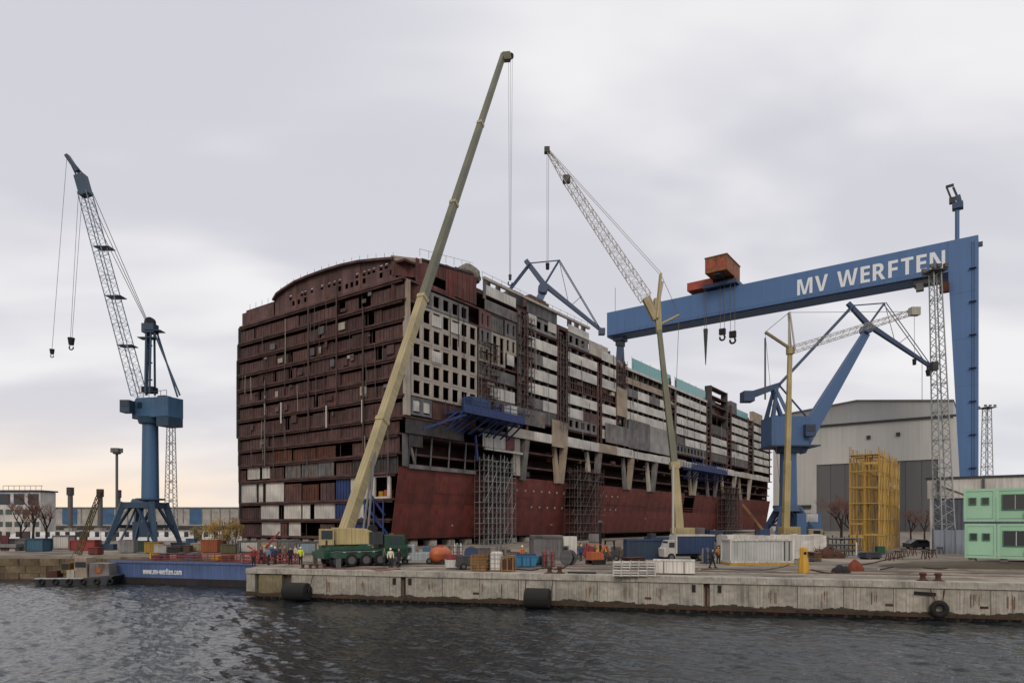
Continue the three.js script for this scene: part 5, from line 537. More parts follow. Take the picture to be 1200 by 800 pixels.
{ const c = thing('mini_excavator', 'small orange mini excavator near the middle of the quay', 'excavator', on(698, 661), 0.5); add(c, 'body', profile([[-0.7, 0.5], [0.6, 0.5], [0.6, 1.0], [0.1, 1.2], [-0.7, 1.2]], 1.1, 0.06), M.orange); for (const z of [-0.55, 0.55]) add(c, 'track', profile([[-0.75, 0.1], [-0.65, 0], [0.65, 0], [0.75, 0.1], [0.75, 0.35], [0.65, 0.45], [-0.65, 0.45], [-0.75, 0.35]], 0.3, 0.02), M.rubber, V(0, 0, z)); beam(c, 'boom', V(0.5, 1, 0), V(1.3, 1.9, 0), 0.16, 0.22, M.orange); beam(c, 'dipper', V(1.3, 1.9, 0), V(1.8, 0.8, 0), 0.14, 0.18, M.orange); box(c, 'bucket', 0.35, 0.4, 0.5, 1.8, 0.5, 0, M.darkSteel); for (const [x, z] of [[-0.5, 0.45], [-0.5, -0.45], [0.3, 0.45], [0.3, -0.45]]) bar(c, 'canopy_post', V(x, 1.15, z), V(x, 2.0, z), 0.03, M.black); box(c, 'canopy', 1.1, 0.06, 1.1, -0.1, 2.0, 0, M.orange); }
{ const c = thing('mooring_post', 'yellow bell shaped post with a black mark at the quay edge', 'post', on(942, 671)); add(c, 'post', new THREE.LatheGeometry([[0.42, 0], [0.42, 0.5], [0.36, 1.2], [0.3, 1.3], [0.3, 2.0], [0.24, 2.12], [0, 2.15]].map((e) => new THREE.Vector2(...e)), 20), M.yellow); add(c, 'black_mark', new THREE.CylinderGeometry(0.13, 0.13, 0.03, 14).rotateX(Math.PI / 2), M.black, V(0, 1.65, 0.31)); }
function lump(name, label, cat, P, sx, sy, sz, m, s) { const g = new THREE.IcosahedronGeometry(1, 4), p = g.attributes.position; for (let i = 0; i < p.count; i++) { const k = 1 + 0.7 * (fbm(p.getX(i) * 1.8 + s, p.getZ(i) * 1.8 + p.getY(i) * 1.3, 4, 33 + s) - 0.5); p.setXYZ(i, p.getX(i) * sx * k, Math.max(-0.02, p.getY(i) * sy * k), p.getZ(i) * sz * k); } const t = thing(name, label, cat, P); add(t, 'heap', metreUV(toCreasedNormals(g, 0.7)), m); return t; }
lump('tarp_heap', 'black tarpaulin heap on the quay beside the orange one', 'tarpaulin', on(986, 671), 0.75, 0.65, 0.5, M.black, 3); lump('tarp_heap', 'orange brown tarpaulin heap right of the black one', 'tarpaulin', on(1003, 669), 0.72, 0.85, 0.5, mat(0xa04a24, { t: 'steel', roughness: 0.8 }), 8);
{ const s = thing('steel_plate', 'flat dark steel plate lying at the quay edge left of the crates', 'plate', on(682, 672), qturn); box(s, 'plate', 2.3, 0.12, 0.5, 0, 0.08, 0, M.black); box(s, 'skid', 0.2, 0.06, 0.5, -0.9, 0.02, 0, M.timber); box(s, 'skid', 0.2, 0.06, 0.5, 0.9, 0.02, 0, M.timber); }
{ const c = thing('marker_post', 'thin white marker post left of the yellow scaffold', 'post', on(1004, 651)); bar(c, 'pole', V(0, 0, 0), V(0, 1.7, 0), 0.1, M.white[2]); box(c, 'foot', 0.5, 0.12, 0.5, 0, 0.06, 0, M.conc[0]); }
['first from the left', 'second from the left', 'third from the left', 'fourth from the left', 'fifth from the left', 'sixth from the left', 'seventh from the left'].forEach((w, k) => { const c = thing('steel_trestle', 'short dark steel trestle on the quay before the fence, ' + w, 'trestle', on([1043, 1053, 1060, 1070, 1085, 1093, 1102][k], [657, 655, 652, 651, 655, 653, 649][k]), 0.1, 'trestles on the right quay'); for (const s of [-1, 1]) { bar(c, 'leg', V(-0.3, 0, s * 0.3), V(-0.22, 0.85, s * 0.12), 0.05, M.rust); bar(c, 'leg', V(0.3, 0, s * 0.3), V(0.22, 0.85, s * 0.12), 0.05, M.rust); } box(c, 'top_beam', 0.9, 0.14, 0.26, 0, 0.9, 0, k % 2 ? M.rust : M.grey[1]); });
{ // scrap and rack behind the yellow post
  const s = lump('scrap_heap', 'mixed brown scrap heap left of the yellow scaffold', 'scrap', at(972, 78, GR), 1.9, 1.3, 1.1, M.rust, 12); for (let k = 0; k < 16; k++) { const a = V(rr(-1.8, 1.8), rr(0.1, 0.7), rr(-0.5, 0.9)); bar(s, 'scrap_bar', a, a.clone().add(V(rr(-1, 1), rr(0.2, 1.1), rr(-0.3, 0.4))), rr(0.03, 0.08), pick([M.rust, M.grey[0], M.darkSteel, M.green, M.plank])); }
  const t = thing('pipe_rack', 'grey steel pipe rack standing behind the white marker post', 'rack', at(990, 84, GR), 0.1); for (let k = 0; k < 4; k++) { bar(t, 'post', V(k * 1.1 - 1.6, 0, 0), V(k * 1.1 - 1.6, 2.6, 0), 0.07, M.darkSteel); bar(t, 'post', V(k * 1.1 - 1.6, 0, -1), V(k * 1.1 - 1.6, 2.4, -1), 0.07, M.darkSteel); } for (const y of [0.6, 1.3, 2.1]) for (let k = 0; k < 4; k++) bar(t, 'pipe', V(-2, y + 0.08, -k * 0.3), V(2.2, y + 0.08, -k * 0.3), 0.09, pick(M.grey)); for (const y of [0.55, 1.25, 2.05]) bar(t, 'shelf_bar', V(-1.7, y, -0.5), V(1.8, y, -0.5), 0.05, M.darkSteel); }
{ const c = thing('loader_ramp', 'tan conveyor ramp leaning at the foot of the far hull', 'conveyor', at(893, 108, GR)); beam(c, 'belt', V(2.2, 0.4, 0), V(-2.4, 7.2, -2), 0.7, 0.35, M.wood[1]); for (const s of [-1, 1]) bar(c, 'leg', V(-0.6, 0, -0.8 + s * 0.5), V(-0.6, 4.4, -1.2), 0.1, M.rust); box(c, 'drive_box', 1, 0.8, 1, 2.2, 0.4, 0.2, M.grey[1]); }
{ // red steel barriers at the quay corner and a site stack behind the people
  for (let k = 0; k < 5; k++) { const c = thing('steel_barrier', 'dark red low steel barrier near the quay corner, ' + ['leftmost', 'second from left', 'third from left', 'fourth from left', 'rightmost'][k], 'barrier', at(290 + k * 13.2, 67.5, GR), 0.05, 'red barriers at the quay corner'); for (const y of [0.25, 0.6, 0.95]) box(c, 'rail', 1.05, 0.2, 0.06, 0, y, 0, M.redRail); for (const x of [-0.5, 0.5]) box(c, 'post', 0.08, 1.1, 0.1, x, 0.55, -0.02, M.redRail); box(c, 'foot', 1.0, 0.08, 0.4, 0, 0.04, 0, M.darkSteel); }
  for (let k = 0; k < 6; k++) container(['white', 'cream', 'pale grey', 'light blue', 'ivory', 'silver'][k] + ' low store box in the row before the ship end', at(292 + k * 23, 92 - k * 1.5, GR), 0.5, 2.6, 1.7 + 0.1 * (k % 3), 1.8, [M.white[1], M.beige, M.grey[2], mat(0x9fb4c4), M.offwhite, M.steelLight][k], M.grey[1], 'box'); }
{ // stores and gear lined along the far bank behind the barge
  const cols = [['rust red', 0x8a3f36], ['pale grey', 0xa5a6a4], ['dark green', 0x35564a], ['white', 0xd6d4cf], ['brown', 0x6d5140], ['blue', 0x3f668c], ['yellow', 0xc79f3d], ['cream', 0xc6b89a], ['black', 0x2a2b2d], ['orange', 0xb9673a], ['dark red', 0x6f2f30], ['olive', 0x6d6a48]];
  cols.forEach(([n, c], k) => { const px = [112, 150, 162, 190, 214, 224, 180, 236, 205, 247, 258, 268][k], D = 86 + (k * 5) % 13, w = 1.2 + (k * 7 % 5) * 0.35, h = 0.9 + (k * 3 % 4) * 0.28, b = thing('cargo_box', n + ' cargo box on the far bank behind the barge', 'box', at(px, D, GR), 0.1 * (k % 3), 'cargo boxes on the far bank'), m = mat(c, { t: 'steel', roughness: 0.75 }); add(b, 'body', profile([[-w / 2, 0.1], [w / 2, 0.1], [w / 2, h], [-w / 2, h]], 1.3, 0.03), m); box(b, 'lid', w + 0.08, 0.08, 1.4, 0, h + 0.04, 0, m); for (const s of [-1, 1]) box(b, 'skid', 0.14, 0.1, 1.2, s * w * 0.35, 0.05, 0, M.timber); });
}

{ // yard gear along the foot of the ship
  const kinds = {
    'pallet stack': (g, m) => { for (let r = 0; r < 6; r++) { for (let k = 0; k < 4; k++) box(g, 'board', 0.22, 0.03, 1.0, -0.42 + k * 0.28, 0.14 + r * 0.17, 0, r % 2 ? M.wood[0] : m); box(g, 'bearer', 1.1, 0.09, 0.1, 0, 0.07 + r * 0.17, 0.4, M.wood[1]); box(g, 'bearer', 1.1, 0.09, 0.1, 0, 0.07 + r * 0.17, -0.4, M.wood[1]); } },
    'tool chest': (g, m) => { add(g, 'body', profile([[-0.8, 0.08], [0.8, 0.08], [0.8, 1.0], [-0.8, 1.0]], 0.9, 0.04), m); box(g, 'lid', 1.66, 0.1, 0.96, 0, 1.05, 0, m); for (const x of [-0.5, 0.5]) box(g, 'latch', 0.1, 0.16, 0.04, x, 0.95, 0.47, M.darkSteel); box(g, 'handle', 0.04, 0.06, 0.3, 0.83, 0.7, 0, M.darkSteel); },
    'cable reel': (g, m) => { for (const s of [-1, 1]) add(g, 'flange', new THREE.CylinderGeometry(0.75, 0.75, 0.08, 22).rotateX(Math.PI / 2), m, V(0, 0.75, s * 0.4)); add(g, 'cable_coil', new THREE.CylinderGeometry(0.5, 0.5, 0.7, 22).rotateX(Math.PI / 2), M.black, V(0, 0.75, 0)); },
    'gas bottle rack': (g, m) => { for (let k = 0; k < 6; k++) add(g, 'gas_bottle', new THREE.LatheGeometry([[0, 0.1], [0.12, 0.1], [0.12, 1.35], [0.05, 1.5], [0.05, 1.6], [0, 1.6]].map((e) => new THREE.Vector2(...e)), 12), k % 2 ? m : M.grey[2], V(-0.4 + (k % 3) * 0.4, 0, k < 3 ? -0.16 : 0.16)); for (const y of [0.5, 1.1]) box(g, 'hoop', 1.2, 0.05, 0.04, 0, y, 0.32, M.darkSteel); box(g, 'base', 1.25, 0.1, 0.75, 0, 0.05, 0, M.darkSteel); for (const x of [-0.6, 0.6]) bar(g, 'post', V(x, 0, 0.3), V(x, 1.5, 0.3), 0.03, M.darkSteel); },
    'welding cart': (g, m) => { add(g, 'body', profile([[-0.45, 0.3], [0.45, 0.3], [0.45, 1.15], [0.3, 1.25], [-0.45, 1.25]], 0.6, 0.04), m); for (const s of [-1, 1]) wheel(g, -0.25, 0.24, s * 0.34, 0.36); bar(g, 'handle', V(-0.5, 0.9, -0.2), V(-0.5, 0.9, 0.2), 0.03, M.black); box(g, 'panel', 0.03, 0.4, 0.4, 0.47, 0.9, 0, M.black); },
    'steel plate stack': (g, m) => { for (let r = 0; r < 7; r++) box(g, 'plate', 2.4 + rr(-0.2, 0.2), 0.07, 1.2, rr(-0.08, 0.08), 0.2 + r * 0.09, rr(-0.06, 0.06), r % 2 ? m : M.rust); for (const x of [-0.8, 0.8]) box(g, 'bearer', 0.14, 0.16, 1.2, x, 0.08, 0, M.timber); },
  };
  const tones = { blue: M.navy, red: M.redRail, green: M.green, grey: M.grey[1], yellow: M.yellow, white: M.white[1], brown: M.rust, teal: M.petrol };
  const spots = [[386, 655, 'left of the crane truck'], [478, 652, 'below the near hull corner'], [500, 653, 'below the near hull corner'], [522, 655, 'behind the orange tank'], [536, 651, 'behind the orange tank'], [552, 656, 'by the first scaffold tower'], [566, 652, 'by the first scaffold tower'], [580, 657, 'by the first scaffold tower'], [592, 653, 'by the first scaffold tower'], [604, 655, 'by the first scaffold tower'], [660, 653, 'right of the site cabin'], [672, 655, 'right of the site cabin'], [684, 650, 'by the second scaffold tower'], [690, 654, 'by the second scaffold tower'], [704, 651, 'by the second scaffold tower'], [722, 649, 'behind the forklift'], [734, 653, 'behind the forklift'], [742, 662, 'before the blue container'], [768, 650, 'behind the blue container'], [830, 651, 'left of the white container'], [838, 648, 'left of the white container'], [846, 653, 'left of the white container'], [932, 655, 'behind the yellow post'], [955, 658, 'behind the yellow post'], [963, 653, 'behind the yellow post'], [1020, 655, 'before the yellow scaffold'], [1032, 652, 'before the yellow scaffold'], [828, 660, 'left of the white container'], [642, 664, 'right of the blue skip'], [666, 662, 'right of the blue skip']];
  const kn = Object.keys(kinds), tn = Object.keys(tones), used = new Set();
  spots.forEach(([px, py, where], k) => { let kind = kn[(k * 5 + (k >> 2)) % 6], tone = tn[(k * 3 + 1) % 8]; for (let q = 0; used.has(tone + kind); q++) { tone = tn[(k * 3 + 1 + q) % 8]; if (q > 8) kind = kn[(k + q) % 6]; } used.add(tone + kind); const g = thing(kind.replace(/ /g, '_'), `${tone} ${kind} ${where}`, kind.split(' ').slice(-2).join(' '), on(px, py), rr(-0.8, 0.8), 'yard gear along the ship'); kinds[kind](g, tones[tone]); });
}

{ // hoses and cables lying on the quay
  const hose = (label, pts, r, m) => { const c = new THREE.CatmullRomCurve3(pts.map(([px, py]) => at(px, Dg(py), GR + r))), t = thing('hose', label, 'hose', V(0, 0, 0), 0, 'hoses lying on the quay'); add(t, 'line', metreUV(new THREE.TubeGeometry(c, 80, r, 6)), m); for (const e of [0, 1]) { const q = c.getPointAt(e); add(t, 'coupling', new THREE.SphereGeometry(r * 2, 10, 8), M.steelLight, q); } };
  hose('black hose snaking before the blue skip to the site cabin', [[600, 667], [622, 668.5], [640, 666], [652, 668], [665, 662], [662, 657]], 0.06, M.rubber); hose('rusty cable lying from the yellow post towards the scaffold', [[950, 668], [972, 672], [996, 664], [1018, 661], [1040, 656], [1062, 652]], 0.06, M.rust); hose('grey hose lying before the white container', [[820, 668], [850, 667], [880, 669], [910, 666], [930, 660]], 0.05, M.grey[1]); hose('red hose lying before the crane truck', [[380, 665], [402, 667.5], [430, 667], [446, 669], [470, 667]], 0.05, M.redRail); hose('black cable lying on the open right quay', [[1030, 668], [1060, 664], [1100, 667], [1130, 662], [1160, 664]], 0.05, M.rubber);
}
// ---------- left basin: barge, work boat, far bank ----------
{
  const a = at(129, 76.5, 0), b = at(303, 71.2, 0), L = a.distanceTo(b), turn = Math.atan2(-(b.z - a.z), b.x - a.x), g = thing('barge', 'blue flat barge with white web address moored beside the quay corner', 'barge', V(a.x, 0, a.z), turn), fb = 2.55, W = 6;
  const hull = profile([[0, 0.9], [0.5, -0.7], [L - 0.4, -0.7], [L, 0.9], [L, fb], [0, fb]], W, 0.05); add(g, 'hull', hull, M.barge, V(0, 0, -W / 2)); box(g, 'lower_hull_band', L - 0.9, 1.3, 0.06, L / 2, 0.1, 0.04, M.bargeLow); box(g, 'rubbing_strake', L, 0.16, 0.14, L / 2, fb - 0.1, 0.06, M.barge); box(g, 'deck', L - 0.3, 0.08, W - 0.4, L / 2, fb + 0.03, -W / 2, M.rust);
  const t = new TextGeometry('www.mv-werften.com', { font, size: 0.62, depth: 0.03, curveSegments: 3 }); t.computeBoundingBox(); const k = 5.3 / t.boundingBox.max.x; t.scale(k, 1, 1); add(g, 'lettering', metreUV(t), M.lettering, V(at(168, 75.3).distanceTo(at(129, 76.5)), 1.15, 0.05));
  for (let x = 5.5; x < L - 0.3; x += 0.95) bar(g, 'rail_post', V(x, fb, -0.3), V(x, fb + 0.95, -0.3), 0.05, M.redRail); for (const y of [0.35, 0.65, 0.95]) bar(g, 'rail', V(5.5, fb + y, -0.3), V(L - 0.3, fb + y, -0.3), 0.045, M.redRail); for (let k = 0; k < 16; k++) box(g, 'deck_load', rr(0.4, 1.3), rr(0.3, 0.9), rr(0.5, 1), rr(1, L - 1), fb + 0.4, -rr(1, 5), pick([M.redRail, M.rust, M.darkSteel, M.green, M.yellow, M.petrolDark, M.offwhite])); beam(g, 'ramp_arm', V(L - 2.6, fb + 0.3, -3), V(L + 0.2, fb + 3.4, -3.4), 0.16, 0.16, M.redRail); bar(g, 'ramp_arm', V(L - 3.4, fb, -2.6), V(L - 1, fb + 2, -3.2), 0.09, M.redRail); bar(g, 'ramp_arm', V(L - 3.4, fb + 1.8, -2.6), V(L - 0.6, fb + 0.1, -3.2), 0.09, M.redRail);
}
{
  const D = 73, a = at(41, D, 0), b = at(121, D - 1, 0), L = a.distanceTo(b), g = thing('work_boat', 'small dark work boat with white wheelhouse and yellow crane', 'boat', V(a.x, 0, a.z), 0.08);
  const s = new THREE.Shape([[0, 0.75], [0.35, -0.4], [L - 1, -0.4], [L, 1.0], [L - 0.1, 1.05], [L * 0.6, 0.72], [0, 0.78]].map((q) => new THREE.Vector2(...q))), e = new THREE.ExtrudeGeometry(s, { depth: 3, bevelEnabled: true, bevelSize: 0.1, bevelThickness: 0.2, bevelSegments: 3 }); e.translate(0, 0, -3); add(g, 'hull', metreUV(e), mat(0x3d4149, { t: 'steel', roughness: 0.6 })); box(g, 'gunwale', L * 0.62, 0.12, 0.2, L * 0.32, 0.82, 0.2, M.sheet); box(g, 'deck', L * 0.9, 0.06, 2.6, L * 0.46, 0.8, -1.5, M.greyDark);
  const wh = add(g, 'wheelhouse', profile([[L * 0.48, 0.8], [L * 0.64, 0.8], [L * 0.63, 3.0], [L * 0.49, 3.1]], 1.9, 0.06), M.beige, V(0, 0, -1.2)); box(wh, 'window', 0.6, 0.6, 0.05, L * 0.53, 2.3, 0.96, M.glass); box(wh, 'window', 0.5, 0.6, 0.05, L * 0.6, 2.3, 0.96, M.glass); add(g, 'cabin', profile([[L * 0.67, 0.8], [L * 0.93, 0.8], [L * 0.92, 2.35], [L * 0.68, 2.4]], 1.9, 0.06), M.grey[2], V(0, 0, -1.2)); box(g, 'life_ring', 0.5, 0.5, 0.08, L * 0.8, 1.6, -0.2, M.orange); for (let k = 0; k < 6; k++) { const t = add(g, 'tyre', new THREE.TorusGeometry(0.26, 0.1, 8, 16), M.rubber, V(0.8 + k * 1.45, 0.45, 0.3)); }
  const cp = V(L * 0.42, 0.8, -1.5), q = (px, py) => pt(px, py, D).sub(g.position); const dull = mat(0xa8893c, { t: 'steel', roughness: 0.7 }); box(g, 'crane_base', 1.5, 0.9, 1.3, cp.x, 1.3, cp.z, dull); const cc = box(g, 'crane_cabin', 0.9, 1.1, 0.9, cp.x - 0.7, 1.9, cp.z + 0.4, dull); box(cc, 'window', 0.7, 0.6, 0.05, 0, 0.2, 0.52, M.glass); const j0 = q(80, 650), j1 = q(103, 582), j2 = q(106, 574); j0.z = j1.z = j2.z = cp.z; lattice(g, j0, j1, 0.5, 0.5, 0.35, 0.35, 14, 0.05, mat(0x6b5a33, { roughness: 0.7 }), V(0, 0, 1), 0.6); beam(g, 'jib_head', j1, j2, 0.4, 0.4, M.timber); bar(g, 'jib_rope', j2, V(cp.x - 0.6, 2.8, cp.z), 0.03, M.wire); bar(g, 'hoist_rope', j2, V(j2.x, q(0, 640).y, j2.z), 0.025, M.wire); box(g, 'deck_gear', 1.2, 0.8, 1.2, L * 0.16, 1.2, -1.2, M.rust); box(g, 'deck_gear', 0.8, 0.9, 1, L * 0.44, 1.25, -0.6, M.offwhite);
}
{ // far bank: sheds and stores
  const w = thing('quay_bank', 'old brown stone bank wall at the far left waterside', 'wall', V(-70, 0, -82.3), -0.047); for (let k = 0; k < 23; k++) for (let r = 0; r < 3; r++) box(w, 'stone_block', 2.55, 0.88, 0.5, -18 + k * 2.6 + (r % 2) * 0.9, 0.3 + r * 0.9, 0.25 + rr(-0.05, 0.05), mat([0x7a6c56, 0x6f624e, 0x837561][(k + r) % 3], { t: 'conc', roughness: 0.95 }));
  const sh = (label, px0, px1, D, py0, m, roofM, o = {}) => { const x0 = at(px0, D).x, x1 = at(px1, D).x, h = yAt(py0, D) - GR, b = thing(o.name ?? 'shed', label, 'building', V(x0, GR, -D), 0), W = x1 - x0, dd = o.d ?? 24; box(b, 'wall', W, h - 0.6, dd, W / 2, (h - 0.6) / 2, -dd / 2, m); const rf = box(b, 'roof', W + 1, 0.5, dd + 1, W / 2, h - 0.28, -dd / 2, roofM); if (o.slope) { rf.rotation.x = o.slope; rf.position.y = h - 0.2 - Math.sin(o.slope) * dd / 2 + dd * Math.sin(o.slope) / 2; } const row = (n, y, ww, hh, mm, nm = 'window', skip = []) => { for (let k = 0; k < n; k++) if (!skip.includes(k)) box(b, nm, ww, hh, 0.2, W * (k + 0.5) / n, y, 0.06, mm); }; o.f?.(b, W, h, row); return b; };
  const blueP = mat(0x3f6f9e, { roughness: 0.6 }), pale = mat(0xb9b8b4, { roughness: 0.7 }), greyP = mat(0x8c8f93, { roughness: 0.7 });
  sh('long far hall with alternating pale and blue wall panels', 46, 285, 300, 594, pale, greyP, { d: 40, f: (b, W, h, row) => { for (const [p, q] of [[73, 90], [120, 133], [222, 236], [160, 168]]) { const a = (at(p, 300).x - at(46, 300).x), c = (at(q, 300).x - at(46, 300).x); box(b, 'blue_panel', c - a, h * 0.62, 0.3, (a + c) / 2, h * 0.62, 0.1, blueP); } box(b, 'window_strip', W - 3, h * 0.16, 0.3, W / 2, h * 0.16, 0.1, M.greyDark); row(22, h * 0.65, 0.5, h * 0.6, greyP, 'wall_post'); } });
  sh('white office block with dark blue top storey at the far left', -70, 47, 210, 574, M.white[1], M.navy, { d: 7, name: 'office_block', f: (b, W, h, row) => { const n = 7; for (let k = 0; k < n; k++) { const x = W * (k + 0.5) / n; const u = box(b, 'window', W / n - 1.2, 3.4, 0.2, x, h - 2.9, 0.06, M.navy); box(u, 'pane', W / n - 1.9, 2.6, 0.1, 0, 0, 0.1, M.glass); } for (let r = 0; r < 2; r++) for (let k = 0; k < 11; k++) box(b, 'window', 2.0, 1.6, 0.14, W * (k + 0.5) / 11, h * (0.25 + 0.27 * r), 0.05, mat(0x56686a, { roughness: 0.3 })); bar(b, 'roof_rail', V(W * 0.6, h + 1.4, -1), V(W, h + 1.4, -1), 0.08, M.grey[1]); for (let k = 0; k < 8; k++) bar(b, 'roof_post', V(W * 0.6 + k * W * 0.055, h, -1), V(W * 0.6 + k * W * 0.055, h + 1.4, -1), 0.06, M.grey[1]); } });
  sh('low white roofed store behind the barge', -20, 282, 150, 631, mat(0x8f9189, { roughness: 0.8 }), M.white[2], { d: 12, slope: 0.22, f: (b, W, h, row) => { row(26, 1.5, 0.9, 1.2, M.glass); row(9, 1.1, 1.8, 2.2, M.greyDark, 'door', [2, 5, 6]); } });
  sh('small white shed on the bank at the left edge', -30, 17, 97, 637, M.white[1], greyP, { d: 5, f: (b, W, h, row) => { row(2, 1.2, 1.2, 2.2, mat(0x5e2d2d), 'door'); } });
  container('small blue store container on the far left bank', at(45, 96, GR), 0.05, 2.4, 1.9, 2, mat(0x44708a, { roughness: 0.6 }), M.petrolDark); container('pale grey store box left of the small blue container', at(26, 99, GR), 0.0, 3.2, 1.8, 2, M.grey[2], M.grey[1], 'box'); container('red store box behind the work boat', at(100, 99, GR), 0.1, 3.4, 1.6, 2, mat(0xa4453e, { roughness: 0.6 }), M.redRail, 'box'); container('white store box beside the red box on the far bank', at(75, 104, GR), 0.1, 2.4, 2.2, 2, M.white[1], M.grey[2], 'box');
  [[82, 571, 'leftmost slim grey chimney on the far bank', 1], [117, 573, 'middle slim grey chimney on the far bank', 1], [138.5, 574, 'rightmost slim grey chimney right behind the lamp post', 0.8]].forEach(([px, py, l, s]) => { const D = 255, c = thing('chimney', l, 'chimney', at(px, D, GR), 0, 'slim chimneys on the far bank'), h = yAt(py, D) - GR; bar(c, 'flue', V(0, 0, 0), V(0, h - 2, 0), 0.9 * s, M.grey[1]); bar(c, 'cap', V(0, h - 3, 0), V(0, h, 0), 1.3 * s, M.greyDark); box(c, 'plinth', 3, 2, 3, 0, 1, 0, M.conc[0]); });
}
// ---------- vegetation: bare winter trees, yellowing shrubs ----------
function bareTree(label, P, h, m, s0, spread = 1, group) {
  const t = thing('bare_tree', label, 'tree', P, 0, group), trunk = [], twigs = []; seed = s0;
  const grow = (a, dir, len, r, lv) => { const b = a.clone().addScaledVector(dir, len), g = new THREE.CylinderGeometry(r * 0.62, r, len, lv > 1 ? 5 : 3, 1, true).rotateX(Math.PI / 2); g.applyMatrix4(basisMatrix(a, b)); (lv > 2 ? trunk : twigs).push(g); if (lv === 0) return; const n = lv > 2 ? 3 : 4; for (let k = 0; k < n; k++) { const d = dir.clone().add(V(rr(-0.75, 0.75) * spread, rr(-0.1, 0.55), rr(-0.75, 0.75) * spread)).normalize(); grow(a.clone().lerp(b, k ? rr(0.45, 1) : 1), d, len * rr(0.6, 0.85), r * 0.6, lv - 1); } };
  grow(V(0, 0, 0), V(rr(-0.05, 0.05), 1, 0), h * 0.27, h * 0.024, 5); merged(t, 'trunk', trunk, mat(0x4a3a33, { t: 'steel', roughness: 1 })); merged(t, 'crown', twigs, m, 'stuff'); return t;
}
function shrub(label, P, w, h, cols, s0, group) { const t = thing('shrub', label, 'shrub', P, 0, group), pos = [], stems = []; const clumps = Array.from({ length: 16 }, () => { const u = rnd() * 6.283, y = Math.pow(rnd(), 0.8), q = Math.sqrt(rnd()) * 0.46 * w * Math.sqrt(1 - 0.75 * y * y); return [Math.cos(u) * q, (0.12 + 0.8 * y) * h, Math.sin(u) * q, rr(0.12, 0.26) * w]; }); seed = s0; for (let k = 0; k < 7; k++) { const a = V(rr(-0.2, 0.2) * w, 0, rr(-0.2, 0.2) * w); stems.push(barG(a, V(a.x * 2 + rr(-0.2, 0.2) * w, h * rr(0.55, 0.85), a.z * 2), 0.05, 4)); } for (let k = 0; k < 1900; k++) { const [cx, cy, cz, cr] = clumps[k % 16], d = V(rr(-1, 1), rr(-1, 1), rr(-1, 1)).normalize().multiplyScalar(cr * Math.pow(rnd(), 0.45)), c = V(cx + d.x, Math.max(0.05, cy + d.y), cz + d.z), s = rr(0.05, 0.13); const e1 = V(rr(-1, 1), rr(-1, 1), rr(-1, 1)).normalize().multiplyScalar(s), e2 = V(rr(-1, 1), rr(-1, 1), rr(-1, 1)).cross(e1).normalize().multiplyScalar(s * 0.7); for (const v of [c.clone().add(e1), c.clone().add(e2), c.clone().sub(e1), c.clone().add(e1), c.clone().sub(e1), c.clone().sub(e2)]) pos.push(v.x, v.y, v.z); }
  const g = new THREE.BufferGeometry(); g.setAttribute('position', new THREE.Float32BufferAttribute(pos, 3)); g.computeVertexNormals(); g.setAttribute('uv', new THREE.Float32BufferAttribute(new Float32Array(pos.length / 3 * 2), 2)); const f = add(t, 'foliage', g, mat(cols, { t: null, roughness: 0.9 })); f.userData.kind = 'stuff'; merged(t, 'stem', stems, mat(0x4f4030, { t: 'steel' })); return t; }
{
  const tw = mat(0x6b4e49, { t: null, roughness: 1 }), tw2 = mat(0x755650, { t: null, roughness: 1 });
  [[24, 150, 12, 'leftmost bare tree before the white office block'], [38, 140, 13, 'second bare tree before the white office block'], [54, 146, 12, 'third bare tree before the white office block']].forEach(([px, D, h, l], i) => bareTree(l, at(px, D, GR), h, i % 2 ? tw : tw2, 100 + i * 7, 1, 'bare trees on the far bank'));
  [[986, 150, 15, 'leftmost bare reddish tree before the dark hall doors'], [999, 158, 14, 'bare reddish tree just left of the yellow scaffold'], [1068, 150, 9, 'low bare reddish tree right of the yellow scaffold'], [1084, 156, 9.5, 'low bare reddish tree beside the light mast']].forEach(([px, D, h, l], i) => bareTree(l, at(px, D, GR), h, i % 2 ? tw : tw2, 300 + i * 9, 1.1, 'bare trees before the hall'));
  [[244, 150, 5, 3.6, 0xa08a52, 'low yellow shrub left of the ship end'], [256, 140, 6, 5.4, 0xa98c45, 'tall yellow shrub beside the ship end'], [268, 128, 5.4, 5.4, 0x8c7444, 'brownish yellow shrub touching the ship corner'], [274, 120, 4, 4.6, 0x9a8048, 'rightmost yellow shrub before the ship corner'], [228, 160, 4, 3, 0x7d7452, 'olive shrub behind the barge']].forEach(([px, D, w, h, c, l], i) => shrub(l, at(px, D, GR), w, h, c, 500 + i * 11, 'yellow shrubs left of the ship'));
}
